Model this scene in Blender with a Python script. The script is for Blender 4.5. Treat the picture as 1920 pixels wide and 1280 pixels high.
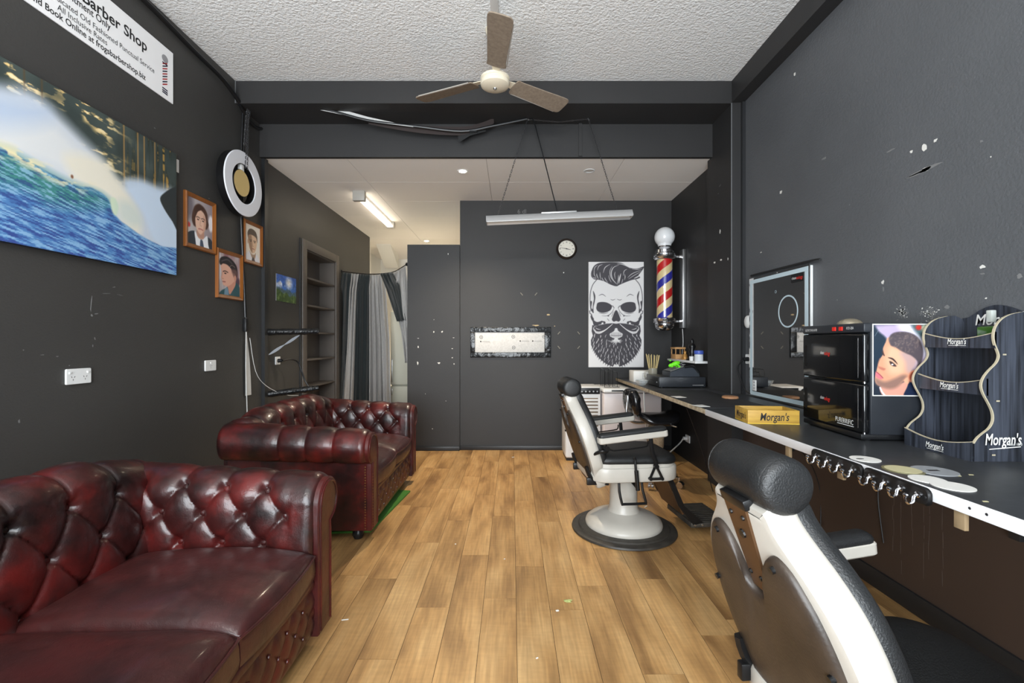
import bpy, bmesh, math, random
import numpy as np
from mathutils import Vector, Matrix
random.seed(7); np.random.seed(7)
SC = bpy.context.scene
for o in list(bpy.data.objects): bpy.data.objects.remove(o, do_unlink=True)
COL = SC.collection
PI = math.pi

# ------------------------------------------------------------------ camera, world, lights, exposure
H = 1.25; F = 853.0                       # eye height, focal length in pixels of the 1920 px frame
cam_d = bpy.data.cameras.new('camera'); cam = bpy.data.objects.new('camera', cam_d); COL.objects.link(cam)
cam.location = (0, 0, H); cam.rotation_euler = (PI/2, 0, 0)
cam_d.sensor_width = 36; cam_d.lens = F/1920*36; cam_d.clip_start = .05
SC.camera = cam
w = bpy.data.worlds.new('sky'); SC.world = w; w.use_nodes = True
w.node_tree.nodes['Background'].inputs[0].default_value = (.75, .87, 1, 1)
w.node_tree.nodes['Background'].inputs[1].default_value = 1.2
SC.view_settings.view_transform = 'Standard'; SC.view_settings.look = 'None'
SC.view_settings.gamma = 1; SC.view_settings.use_curve_mapping = False
SC.view_settings.exposure = 0.98
def area(name, loc, rot, sx, sy, power, color, spread=180):
    l = bpy.data.lights.new(name, 'AREA'); l.shape = 'RECTANGLE'; l.size = sx; l.size_y = sy
    l.energy = power; l.color = color; l.spread = math.radians(spread)
    o = bpy.data.objects.new(name, l); COL.objects.link(o); o.location = loc; o.rotation_euler = rot
    return o
# daylight entering through the shop window behind the camera
area('window_daylight', (-.6, -1.60, 1.55), (PI/2+.22, 0, -.10), 2.9, 2.3, 185, (.90, .96, 1))

# ------------------------------------------------------------------ helpers
def P(px, py, d): return Vector(((px-960)/F*d, d, H-(py-640)/F*d))
LW, RW = -2.22, 1.86                      # left and right wall planes
def wl(px, py, X=LW):                     # point of the left wall seen at a pixel -> (y, z)
    d = F*X/(px-960); return (d, H-(py-640)/F*d)
def lin(c):
    if isinstance(c, str):
        c = c.lstrip('#'); c = [int(c[i:i+2], 16) for i in (0, 2, 4)]
    if max(c) > 1: c = [v/255 for v in c]
    return tuple((v/12.92 if v <= .04045 else ((v+.055)/1.055)**2.4) for v in c[:3])
def lin4(c): return (*lin(c), 1)
MATS = {}
def mat(name, col, rough=.5, metal=0, spec=.5, noise=None, bump=None, coat=0, emit=None, trans=0, alpha=1, ior=1.45, sheen=0):
    """procedural principled material. noise=(scale, colour2, contrast, (sx,sy,sz)); bump=(scale, strength, distance)"""
    if name in MATS: return MATS[name]
    m = bpy.data.materials.new(name); m.use_nodes = True; MATS[name] = m
    nt = m.node_tree; b = nt.nodes['Principled BSDF']
    b.inputs['Base Color'].default_value = lin4(col); b.inputs['Roughness'].default_value = rough
    b.inputs['Metallic'].default_value = metal; b.inputs['Specular IOR Level'].default_value = spec
    b.inputs['Coat Weight'].default_value = coat; b.inputs['Coat Roughness'].default_value = .12
    b.inputs['Transmission Weight'].default_value = trans; b.inputs['IOR'].default_value = ior
    b.inputs['Alpha'].default_value = alpha; b.inputs['Sheen Weight'].default_value = sheen
    if emit: b.inputs['Emission Color'].default_value = lin4(emit[0]); b.inputs['Emission Strength'].default_value = emit[1]
    tc = None
    def coords(sc):
        nonlocal tc
        if tc is None: tc = nt.nodes.new('ShaderNodeTexCoord')
        mp = nt.nodes.new('ShaderNodeMapping'); mp.inputs['Scale'].default_value = sc
        nt.links.new(tc.outputs['Object'], mp.inputs['Vector']); return mp.outputs['Vector']
    if noise:
        s, c2, ctr, sc = noise
        n = nt.nodes.new('ShaderNodeTexNoise'); n.inputs['Scale'].default_value = s; n.inputs['Detail'].default_value = 5
        nt.links.new(coords(sc), n.inputs['Vector'])
        r = nt.nodes.new('ShaderNodeValToRGB'); r.color_ramp.elements[0].position = .5-ctr/2; r.color_ramp.elements[1].position = .5+ctr/2
        r.color_ramp.elements[0].color = lin4(col); r.color_ramp.elements[1].color = lin4(c2)
        nt.links.new(n.outputs['Fac'], r.inputs['Fac']); nt.links.new(r.outputs['Color'], b.inputs['Base Color'])
    if bump:
        s, st, di = bump
        n = nt.nodes.new('ShaderNodeTexNoise'); n.inputs['Scale'].default_value = s; n.inputs['Detail'].default_value = 3
        nt.links.new(coords((1, 1, 1)), n.inputs['Vector'])
        bp = nt.nodes.new('ShaderNodeBump'); bp.inputs['Strength'].default_value = st; bp.inputs['Distance'].default_value = di
        nt.links.new(n.outputs['Fac'], bp.inputs['Height']); nt.links.new(bp.outputs['Normal'], b.inputs['Normal'])
    return m

class MB:
    """collects shapes into one bmesh"""
    def __init__(s): s.bm = bmesh.new(); s.mi = 0
    def faces(s, vs, fs):
        bv = [s.bm.verts.new(v) for v in vs]
        for f in fs:
            try: s.bm.faces.new([bv[i] for i in f]).material_index = s.mi
            except ValueError: pass
        return s
    def box(s, x0, x1, y0, y1, z0, z1, bev=0, seg=2, M=None):
        t = bmesh.new(); bmesh.ops.create_cube(t, size=1)
        for v in t.verts: v.co = Vector(((x0+x1)/2+v.co.x*(x1-x0), (y0+y1)/2+v.co.y*(y1-y0), (z0+z1)/2+v.co.z*(z1-z0)))
        if bev: bmesh.ops.bevel(t, geom=list(t.edges), offset=bev, segments=seg, affect='EDGES', profile=.5)
        return s.add(t, M)
    def add(s, t, M=None):
        t.verts.ensure_lookup_table(); t.verts.index_update()
        vs = [(M @ v.co) if M else v.co.copy() for v in t.verts]
        fs = [[v.index for v in f.verts] for f in t.faces]; t.free()
        return s.faces(vs, fs)
    def loft(s, rings, cap=True, closed=True, M=None):
        n = len(rings[0]); vs = []; fs = []
        for r in rings:
            for p in r: vs.append((M @ Vector(p)) if M else Vector(p))
        for i in range(len(rings)-1):
            for j in range(n if closed else n-1):
                a = i*n+j; b = i*n+(j+1) % n
                fs.append((a, b, b+n, a+n))
        if cap: fs.append(tuple(range(n-1, -1, -1))); fs.append(tuple(range((len(rings)-1)*n, len(rings)*n)))
        return s.faces(vs, fs)
    def lathe(s, prof, seg=32, M=None, cap=True):
        return s.loft([[(r*math.cos(2*PI*j/seg), r*math.sin(2*PI*j/seg), z) for j in range(seg)] for r, z in prof], cap=cap, M=M)
    def cyl(s, p0, p1, r, seg=12, r1=None):
        p0 = Vector(p0); p1 = Vector(p1); d = p1-p0
        q = d.to_track_quat('Z', 'Y').to_matrix().to_4x4(); M = Matrix.Translation(p0) @ q
        r1 = r if r1 is None else r1
        return s.lathe([(r, 0), (r1, d.length)], seg, M)
    def tube(s, pts, r, seg=8, smooth=4, flat=1.0):
        pts = [Vector(p) for p in pts]
        if smooth > 1 and len(pts) > 2: pts = crom(pts, smooth)
        rings = []; up = None
        for i, p in enumerate(pts):
            t = (pts[min(i+1, len(pts)-1)]-pts[max(i-1, 0)]).normalized()
            if up is None:
                up = Vector((0, 0, 1)) if abs(t.z) < .9 else Vector((0, 1, 0))
            a = t.cross(up).normalized(); b = a.cross(t).normalized(); up = b
            rr = r[i*len(r)//len(pts)] if isinstance(r, (list, tuple)) else r
            rings.append([p+a*(rr*math.cos(2*PI*j/seg))+b*(rr*flat*math.sin(2*PI*j/seg)) for j in range(seg)])
        return s.loft(rings)
    def prism(s, poly, z0, z1, M=None, inset=0):
        if inset:
            ip = inset_poly(poly, inset)
            k = inset if z1 > z0 else -inset
            return s.loft([[(x, y, z0) for x, y in ip], [(x, y, z0+k) for x, y in poly], [(x, y, z1-k) for x, y in poly], [(x, y, z1) for x, y in ip]], M=M)
        return s.loft([[(x, y, z0) for x, y in poly], [(x, y, z1) for x, y in poly]], M=M)
    def build(s, name, m, parent=None, smooth=35, loc=None, rot=None):
        me = bpy.data.meshes.new(name); bmesh.ops.recalc_face_normals(s.bm, faces=s.bm.faces)
        s.bm.to_mesh(me); s.bm.free()
        return link(name, me, m, parent, smooth, loc, rot)
def link(name, me, m, parent=None, smooth=35, loc=None, rot=None):
    for mm in (m if isinstance(m, (list, tuple)) else [m]): me.materials.append(mm)
    if smooth:
        for p in me.polygons: p.use_smooth = True
        if smooth < 180: me.set_sharp_from_angle(angle=math.radians(smooth))
    o = bpy.data.objects.new(name, me); COL.objects.link(o)
    if parent: o.parent = parent
    if loc: o.location = loc
    if rot: o.rotation_euler = rot
    return o
def crom(pts, k=4, closed=False):
    n = len(pts); out = []
    for i in range(n if closed else n-1):
        if closed: a, b, c, d = (pts[(i+j) % n] for j in (-1, 0, 1, 2))
        else: a, b, c, d = pts[max(i-1, 0)], pts[i], pts[i+1], pts[min(i+2, n-1)]
        for j in range(k):
            t = j/k
            out.append(b*1.0 + (c-a)*(.5*t) + (a*2-b*5+c*4-d)*(.5*t*t) + (b*3-a-c*3+d)*(.5*t*t*t))
    if not closed: out.append(pts[-1])
    return out
def crom2(pts, k=4, closed=True): return [(v.x, v.y) for v in crom([Vector((p[0], p[1])) for p in pts], k, closed)]
def inset_poly(poly, d):
    n = len(poly); A = sum(poly[i][0]*poly[(i+1) % n][1]-poly[(i+1) % n][0]*poly[i][1] for i in range(n)); s = 1 if A > 0 else -1
    out = []
    for i in range(n):
        a = Vector(poly[i-1]); b = Vector(poly[i]); c = Vector(poly[(i+1) % n])
        e1 = (b-a).normalized() if (b-a).length > 1e-9 else Vector((1, 0)); e2 = (c-b).normalized() if (c-b).length > 1e-9 else e1
        nn = Vector((-(e1.y+e2.y), e1.x+e2.x))
        L = nn.length
        nn = nn/L if L > 1e-6 else Vector((-e1.y, e1.x))
        k = 1/max(.5, nn.dot(Vector((-e1.y, e1.x))))
        out.append((b.x+s*nn.x*d*k, b.y+s*nn.y*d*k))
    return out
def scale_poly(poly, d):
    xs = [p[0] for p in poly]; ys = [p[1] for p in poly]; cx, cy = (min(xs)+max(xs))/2, (min(ys)+max(ys))/2; hx, hy = (max(xs)-min(xs))/2, (max(ys)-min(ys))/2
    return [(cx+(x-cx)*(hx-d)/hx, cy+(y-cy)*(hy-d)/hy) for x, y in poly]
def rrect(x0, x1, y0, y1, r, n=6):
    out = []
    for cx, cy, a in ((x1-r, y1-r, 0), (x0+r, y1-r, 1), (x0+r, y0+r, 2), (x1-r, y0+r, 3)):
        for i in range(n+1):
            t = (a+i/n)*PI/2; out.append((cx+r*math.cos(t), cy+r*math.sin(t)))
    return out
def frame(o, r, u):          # matrix: local x -> r, local y -> u, local z -> r x u
    r = Vector(r).normalized(); u = Vector(u).normalized(); n = r.cross(u)
    return Matrix(((r.x, u.x, n.x, o[0]), (r.y, u.y, n.y, o[1]), (r.z, u.z, n.z, o[2]), (0, 0, 0, 1)))
def tag(o, label, cat, group=None):
    o['label'] = label; o['category'] = cat
    if group: o['group'] = group
    return o
def stuff(o): o['kind'] = 'stuff'; return o
def struct(o): o['kind'] = 'structure'; return o
def empty(name, loc=(0, 0, 0), rz=0):
    o = bpy.data.objects.new(name, None); COL.objects.link(o); o.location = loc; o.rotation_euler = (0, 0, rz)
    o.empty_display_size = .05; return o
def copy_tree(o, parent=None):
    c = o.copy(); COL.objects.link(c); c.parent = parent
    for ch in list(o.children): copy_tree(ch, c)
    return c
def text(body, m, parent, M, size=None, u0=None, u1=None, bold=0, shear=0, name='lettering', spacing=1.0, depth=.0006, vsize=None):
    """flat lettering; M maps x right / y up; width fitted to u0..u1 when given"""
    cu = bpy.data.curves.new('t', 'FONT'); cu.body = body; cu.size = 1; cu.offset = bold; cu.shear = shear; cu.space_character = spacing
    cu.extrude = 0; cu.resolution_u = 3
    t = bpy.data.objects.new('t', cu); COL.objects.link(t)
    me = bpy.data.meshes.new_from_object(t.evaluated_get(bpy.context.evaluated_depsgraph_get()))
    bpy.data.objects.remove(t, do_unlink=True); bpy.data.curves.remove(cu)
    xs = [v.co.x for v in me.vertices]
    x0, x1 = min(xs), max(xs); sx = sy = size or 1
    if u0 is not None:
        sx = (u1-u0)/(x1-x0); sy = vsize or size or sx
    for v in me.vertices:
        v.co = M @ Vector(((u0 if u0 is not None else 0)+(v.co.x-(x0 if u0 is not None else 0))*sx, v.co.y*sy, depth))
    return link(name, me, m, parent, 0)

# ---------- flat print: colours painted procedurally into the vertices of a fine grid
def fbm(h, w, cx, cy, oct=4, seed=0):
    rs = np.random.RandomState(seed); out = np.zeros((h, w)); amp = 1; tot = 0
    for o in range(oct):
        nx, ny = max(2, int(cx*2**o)), max(2, int(cy*2**o)); g = rs.rand(ny+2, nx+2)
        xs = np.linspace(0, nx, w); ys = np.linspace(0, ny, h)
        xi = xs.astype(int); yi = ys.astype(int); xf = xs-xi; yf = ys-yi; xf = xf*xf*(3-2*xf); yf = yf*yf*(3-2*yf)
        a = g[np.ix_(yi, xi)]; b = g[np.ix_(yi, xi+1)]; c = g[np.ix_(yi+1, xi)]; d = g[np.ix_(yi+1, xi+1)]
        out += amp*((a*(1-xf)+b*xf)*(1-yf)[:, None]+(c*(1-xf)+d*xf)*yf[:, None]); tot += amp; amp *= .5
    return out/tot
class Cv:
    """painting surface in user units, y downwards"""
    def __init__(s, x0, x1, y0, y1, w, h, bg):
        s.w, s.h = w, h; s.X, s.Y = np.meshgrid(np.linspace(x0, x1, w), np.linspace(y0, y1, h)); s.px = abs(x1-x0)/w
        s.I = np.ones((h, w, 3))*np.array(bg)[None, None]/255.0
    def mix(s, a, col):
        c = np.array(col)/255.0; s.I = s.I*(1-a[..., None])+c*a[..., None]; return s
    def sd(s, pts):
        p = np.array(pts, float); q = np.roll(p, -1, 0); D = np.full(s.X.shape, 1e18); ins = np.zeros(s.X.shape, bool)
        for (ax, ay), (bx, by) in zip(p, q):
            ex, ey = bx-ax, by-ay; L = ex*ex+ey*ey
            if L < 1e-12: continue
            t = np.clip(((s.X-ax)*ex+(s.Y-ay)*ey)/L, 0, 1)
            D = np.minimum(D, (s.X-ax-t*ex)**2+(s.Y-ay-t*ey)**2)
            if ey != 0: ins ^= ((ay > s.Y) != (by > s.Y)) & (s.X < ex*(s.Y-ay)/ey+ax)
        return np.where(ins, -1, 1)*np.sqrt(D)
    def poly(s, pts, col, soft=None, smooth=True, alpha=1, mod=None):
        if smooth: pts = crom2(pts, 4)
        soft = soft or s.px
        a = np.clip(.5-s.sd(pts)/(2*soft), 0, 1)*alpha
        if mod is not None: a = a*mod
        return s.mix(a, col)
    def ell(s, cx, cy, rx, ry, col, soft=.1, rot=0, alpha=1):
        c, sn = math.cos(rot), math.sin(rot); x = s.X-cx; y = s.Y-cy
        r = np.sqrt(((x*c+y*sn)/rx)**2+((-x*sn+y*c)/ry)**2)
        return s.mix(np.clip((1+soft/2-r)/soft, 0, 1)*alpha, col)
    def line(s, pts, wd, col, alpha=1, taper=False, smooth=True):
        if smooth and len(pts) > 2: pts = crom2(pts, 4, False)
        a = np.zeros(s.X.shape); n = len(pts)-1
        for i, ((ax, ay), (bx, by)) in enumerate(zip(pts[:-1], pts[1:])):
            ex, ey = bx-ax, by-ay; L = ex*ex+ey*ey+1e-12
            t = np.clip(((s.X-ax)*ex+(s.Y-ay)*ey)/L, 0, 1)
            D = np.sqrt((s.X-ax-t*ex)**2+(s.Y-ay-t*ey)**2)
            ww = wd/2*(math.sin(PI*(i+.7)/(n+.4)) if taper else 1)
            a = np.maximum(a, np.clip(.5-(D-ww)/(2*s.px), 0, 1))
        return s.mix(a*alpha, col)
    def grain(s, amt, cx, cy, seed=0, oct=3):
        s.I = np.clip(s.I*(1+amt*(fbm(s.h, s.w, cx, cy, oct, seed)[..., None]-.5)*2), 0, 1); return s
    def mesh(s, name, M, W, Hh, m, parent):
        """M: x right, y up, origin at lower left corner"""
        me = bpy.data.meshes.new(name); w, h = s.w, s.h
        u, v = np.meshgrid(np.linspace(0, W, w), np.linspace(Hh, 0, h))
        co = np.stack([u.ravel(), v.ravel(), np.zeros(w*h), np.ones(w*h)], 1) @ np.array(M).T
        idx = np.arange(w*h).reshape(h, w)
        q = np.stack([idx[1:, :-1], idx[1:, 1:], idx[:-1, 1:], idx[:-1, :-1]], -1).reshape(-1, 4)
        me.vertices.add(w*h); me.vertices.foreach_set('co', co[:, :3].ravel())
        me.loops.add(q.size); me.loops.foreach_set('vertex_index', q.ravel().astype(np.int32))
        me.polygons.add(len(q)); me.polygons.foreach_set('loop_start', np.arange(0, q.size, 4, dtype=np.int32))
        me.update(); at = me.color_attributes.new('print', 'FLOAT_COLOR', 'POINT')
        I = np.clip(s.I, 0, 1).reshape(-1, 3); L = np.where(I <= .04045, I/12.92, ((I+.055)/1.055)**2.4)
        at.data.foreach_set('color', np.concatenate([L, np.ones((w*h, 1))], 1).ravel().astype(np.float32))
        return link(name, me, m, parent, 0)
def print_mat(name, rough):
    m = mat(name, (200, 200, 200), rough); nt = m.node_tree; a = nt.nodes.new('ShaderNodeAttribute'); a.attribute_name = 'print'
    nt.links.new(a.outputs['Color'], nt.nodes['Principled BSDF'].inputs['Base Color']); return m
# ------------------------------------------------------------------ materials
M_wall = mat('charcoal_wall_paint', (38, 38, 39), .55, noise=(1.3, (46, 45, 45), .6, (1, 1, 1)), bump=(160, .35, .002))  # same charcoal as the side walls, kept darker against strong frontal light
M_wallrough = mat('charcoal_rough_wall_lightened', (78, 80, 83), .50, noise=(1.1, (92, 94, 97), .6, (1, 1, 1)), bump=(90, .55, .004))  # right wall: charcoal lightened in colour to stand in for missing side light
M_wallleft = mat('charcoal_left_wall_lightened', (58, 57, 56), .5, noise=(1.2, (66, 65, 63), .6, (1, 1, 1)), bump=(120, .4, .003))  # left wall: same charcoal, brighter colour replaces side light it lacks
M_drip = mat('faint_drip_stain', (96, 84, 76), .6)
M_under = mat('brown_floor_bounce_tint', (66, 53, 46), .45, noise=(2, (74, 60, 52), .6, (1, 1, .3)))  # warm bounce from the floor put into the wall colour
M_trim = mat('black_trim', (38, 39, 41), .4)
M_trimlight = mat('pale_edge_line', (104, 106, 108), .5)  # pale strip colour; on the pier it stands in for an edge highlight
M_ceil = mat('stippled_white_ceiling', (236, 236, 235), .8, bump=(60, .7, .014))
M_ceilr = mat('white_ceiling_panel', (242, 238, 233), .7)
M_white = mat('white_wall_paint', (226, 226, 222), .6)
M_joint = mat('ceiling_joint_grey', (170, 166, 160), .8)
M_wplastic = mat('white_plastic', (226, 227, 226), .35)
M_bplastic = mat('black_plastic', (22, 23, 25), .35)
M_chrome = mat('chrome', (215, 215, 218), .12, 1)
M_steel = mat('brushed_steel', (190, 190, 190), .32, 1)
M_blackmetal = mat('black_painted_metal', (24, 24, 25), .3, .3)
M_wood = mat('oak_frame_wood', (150, 92, 40), .38, noise=(14, (112, 62, 24), .7, (1, 1, .15)), coat=.3)
M_print = print_mat('glossy_photo_print', .35)
M_printm = print_mat('matt_canvas_print', .6)
M_ink = mat('black_ink', (30, 30, 32), .6)
M_chain = mat('dark_steel_chain', (86, 86, 88), .45, .7)
M_chip = mat('bare_white_plaster', (214, 212, 206), .8)
M_chiptan = mat('bare_tan_plaster', (190, 168, 128), .8)
M_scuff = mat('pale_scuff', (118, 118, 118), .7)
M_cable = mat('black_cable', (20, 21, 23), .4)
M_wcable = mat('white_cable', (200, 200, 198), .5)
M_glass = bpy.data.materials.new('window_glass'); M_glass.use_nodes = True
_n = M_glass.node_tree; _o = _n.nodes['Material Output']; _t = _n.nodes.new('ShaderNodeBsdfTransparent'); _g = _n.nodes.new('ShaderNodeBsdfGlossy')
_x = _n.nodes.new('ShaderNodeMixShader'); _x.inputs[0].default_value = .07; _g.inputs['Roughness'].default_value = .02
_n.links.new(_t.outputs[0], _x.inputs[1]); _n.links.new(_g.outputs[0], _x.inputs[2]); _n.links.new(_x.outputs[0], _o.inputs[0])

# ------------------------------------------------------------------ floor of single vinyl planks
def wood_floor():
    m = bpy.data.materials.new('oak_vinyl_plank'); m.use_nodes = True; nt = m.node_tree; b = nt.nodes['Principled BSDF']; N = nt.nodes.new; L = nt.links.new
    tc = N('ShaderNodeTexCoord'); oi = N('ShaderNodeObjectInfo'); cmb = N('ShaderNodeCombineXYZ')
    mu = N('ShaderNodeMath'); mu.operation = 'MULTIPLY'; mu.inputs[1].default_value = 60; L(oi.outputs['Random'], mu.inputs[0])
    for i in range(3): L(mu.outputs[0], cmb.inputs[i])
    ad = N('ShaderNodeVectorMath'); L(tc.outputs['Object'], ad.inputs[0]); L(cmb.outputs[0], ad.inputs[1])
    def nz(sc, s, det=5, dist=0):
        mp = N('ShaderNodeMapping'); mp.inputs['Scale'].default_value = sc; L(ad.outputs[0], mp.inputs['Vector'])
        n = N('ShaderNodeTexNoise'); n.inputs['Scale'].default_value = s; n.inputs['Detail'].default_value = det; n.inputs['Distortion'].default_value = dist
        L(mp.outputs[0], n.inputs['Vector']); return n.outputs['Fac']
    broad = nz((1, .22, 1), 6.5, 4, .4); fine = nz((1, .045, 1), 95, 6); cross = nz((.35, 1.6, 1), 36, 3)
    r = N('ShaderNodeValToRGB'); e = r.color_ramp.elements
    e[0].position = .30; e[0].color = lin4((128, 94, 58)); e[1].position = .72; e[1].color = lin4((202, 164, 112))
    x = r.color_ramp.elements.new(.5); x.color = lin4((178, 138, 88)); L(broad, r.inputs['Fac'])
    def mul(a, fac, lo, hi):
        mr = N('ShaderNodeMapRange'); mr.inputs[1].default_value = .3; mr.inputs[2].default_value = .7; mr.inputs[3].default_value = lo; mr.inputs[4].default_value = hi; L(fac, mr.inputs[0])
        mx = N('ShaderNodeVectorMath'); mx.operation = 'SCALE'; L(a, mx.inputs[0]); L(mr.outputs[0], mx.inputs['Scale']); return mx.outputs[0]
    c = mul(r.outputs['Color'], fine, .80, 1.12); c = mul(c, cross, .94, 1.05)
    mr = N('ShaderNodeMapRange'); mr.inputs[3].default_value = .84; mr.inputs[4].default_value = 1.1; L(oi.outputs['Random'], mr.inputs[0])
    mx = N('ShaderNodeVectorMath'); mx.operation = 'SCALE'; L(c, mx.inputs[0]); L(mr.outputs[0], mx.inputs['Scale'])
    L(mx.outputs[0], b.inputs['Base Color']); b.inputs['Roughness'].default_value = .42; b.inputs['Specular IOR Level'].default_value = .35
    bp = N('ShaderNodeBump'); bp.inputs['Strength'].default_value = .12; bp.inputs['Distance'].default_value = .001; L(fine, bp.inputs['Height']); L(bp.outputs[0], b.inputs['Normal'])
    return m
M_plank = wood_floor()
M_sub = mat('dark_joint', (66, 46, 28), .8)
floor = struct(MB().box(-2.7, 2.0, -1.7, 9.2, -.06, -.0015).build('floor', M_sub))
PW, PL = .157, 1.04
plank_mesh = None
ends = {-1: 2.216, 0: 2.53, -2: 2.665, -3: 2.14, 1: 2.12, -4: 2.83, 2: 2.33, 3: 2.75, -5: 2.4}
for k in range(-15, 12):
    off = ends.get(k, random.uniform(2, 3))
    x0 = .02+PW*k
    if x0+PW > RW+.08 or x0 < LW-.1: continue
    for j in range(-2, 4):
        y0 = off+PL*j
        if y0 > 5.3 or y0 + PL < .3: continue
        if plank_mesh is None:
            o = MB().box(-PW/2+.001, PW/2-.001, -PL/2+.001, PL/2-.001, -.003, 0).build('plank', M_plank, floor, 0); plank_mesh = o.data
        else:
            o = bpy.data.objects.new('plank', plank_mesh); COL.objects.link(o); o.parent = floor
        o.location = (x0+PW/2, y0+PL/2, 0)

# ------------------------------------------------------------------ walls, beams, ceilings
ZC, ZB, ZR = 3.34, 3.16, 2.875       # front ceiling, beam underside, rear ceiling
def wbox(name, m, *a, **k): return struct(MB().box(*a, **k).build(name, m))
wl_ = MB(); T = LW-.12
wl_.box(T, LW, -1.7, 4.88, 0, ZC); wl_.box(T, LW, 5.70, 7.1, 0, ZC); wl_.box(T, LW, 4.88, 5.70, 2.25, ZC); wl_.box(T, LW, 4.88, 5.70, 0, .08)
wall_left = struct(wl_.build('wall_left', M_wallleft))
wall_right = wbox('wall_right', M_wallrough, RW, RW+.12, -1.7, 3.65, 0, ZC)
wall_pier = wbox('wall_right_pier', M_wall, 1.763, RW+.12, 3.65, 4.1, 0, ZC)
wall_recess = wbox('wall_right_recess', M_wall, 1.84, RW+.12, 4.1, 5.35, 0, 2.95)
wall_back = wbox('wall_back', M_wall, -.60, 1.86, 5.25, 5.36, 0, 2.95)
wall_part = wbox('wall_partition', M_wall, -1.20, -.601, 5.215, 5.30, 0, 2.36)
wbox('trim_1', M_wall, LW, 1.763, 3.65, 4.0, ZB, ZC)                       # ceiling beam
wall_bulk = wbox('wall_bulkhead', M_wall, LW, 1.763, 4.0, 4.04, ZR-.004, ZB+.02)
wbox('trim_2', M_wall, 1.763, RW, -1.7, 3.65, ZB+.005, ZC)                # soffit along the right wall
wbox('trim_3', M_trim, LW, LW+.03, 4.03, 4.085, 0, ZR)                    # dark strip on the left wall
wbox('trim_4', M_trimlight, 1.757, 1.763, 3.645, 3.651, .83, ZB)          # edge highlight of the pier, put in as a pale strip
wbox('trim_5', M_trim, 1.835, 1.86, 3.62, 3.651, .83, ZB)                 # conduit in the corner of the pier
wbox('trim_6', M_wall, .585, .615, 3.985, 4.0, ZR, ZB)                    # joint strip on the bulkhead
wbox('trim_7', M_trimlight, LW, LW+.006, 3.645, 3.6499, ZB, ZC)
bb = MB(); bb.box(-.60, 1.84, 5.232, 5.25, 0, .05, .004); struct(bb.build('baseboard_back', M_trim))
bb = MB(); bb.box(-1.20, -.60, 5.197, 5.215, 0, .05, .004); struct(bb.build('baseboard_partition', M_trim))
bb = MB(); bb.box(RW-.02, RW, -1.7, 3.65, 0, .095, .004); struct(bb.build('baseboard_right', M_trim))
bb = MB(); bb.box(LW, LW+.018, -1.7, 4.78, 0, .095, .004); struct(bb.build('baseboard_left', M_trim))
wbox('wall_right_lower', M_under, RW-.008, RW, -1.7, 3.65, .095, .79)       # band below the counter, warm floor bounce put into its brown
wbox('ceiling', M_ceil, LW-.1, RW+.1, -1.7, 3.66, ZC, ZC+.08)
c2 = struct(MB().box(-2.7, RW+.1, 4.02, 9.2, ZR+.006, ZR+.06).build('ceiling_rear', M_joint))
ys = [4.04, 4.64, 5.28, 5.92, 6.57, 7.22, 7.87, 8.52, 9.2]; xs = [-2.7, -1.47, -.23, 1.0, 1.86]
for i in range(len(ys)-1):
    for j in range(len(xs)-1):
        if ys[i] > 5.3 and xs[j] >= -.3: continue
        MB().box(xs[j]+.002, xs[j+1]-.002, ys[i]+.002, ys[i+1]-.002, ZR, ZR+.008).build('panel', M_ceilr, c2, 0)
MB().box(-.135, -.085, .3, 3.0, ZC-.012, ZC, .003).build('cover_strip', M_ceilr, bpy.data.objects['ceiling'])
# back room beyond the curtain
wbox('wall_backroom_left', M_white, -2.75, -2.60, 7.1, 9.2, 0, ZR+.05)
wbox('wall_backroom_return', M_white, -2.75, LW-.01, 7.101, 7.16, 0, ZR+.05)
wbox('wall_backroom_end', M_white, -2.75, -.5, 9.0, 9.12, 0, ZR+.05)
wbox('wall_backroom_right', M_white, -.58, -.5, 5.37, 9.0, 0, ZR+.05)
wbox('wall_backroom_inner', M_white, -.60, 1.86, 5.365, 5.38, 0, ZR+.05)
sf = MB(); A = [P(705, 458, 7.6), P(732, 458, 7.6)]; B = [P(722, 502, 8.6), P(747, 502, 8.6)]
sf.loft([[A[0], A[1], Vector((A[1].x, 7.6, ZR)), Vector((A[0].x, 7.6, ZR))], [B[0], B[1], Vector((B[1].x, 8.6, ZR)), Vector((B[0].x, 8.6, ZR))]])
struct(sf.build('ceiling_backroom_soffit', M_white))
# shop front behind the camera: glazed opening that lets the daylight in
wf = MB(); y0, y1 = -1.55, -1.43
wf.box(LW-.1, -1.95, y0, y1, 0, ZC); wf.box(1.65, RW+.1, y0, y1, 0, ZC); wf.box(-1.95, 1.65, y0, y1, 2.95, ZC); wf.box(-1.95, 1.65, y0, y1, 0, .35)
struct(wf.build('wall_front', M_wall))
win = struct(empty('window_1', (0, -1.49, .35)))
fr = MB()
for x in (-1.93, -.75, .45, 1.6): fr.box(x, x+.05, -.03, .03, 0, 2.6, .004)
for z in (0, 2.55): fr.box(-1.93, 1.65, -.03, .03, z, z+.05, .004)
fr.build('window_frame', M_trim, win)
for a, b in ((-1.88, -.75), (-.70, .45), (.50, 1.6)): MB().box(a, b, -.004, .004, .05, 2.55).build('pane', M_glass, win)

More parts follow.
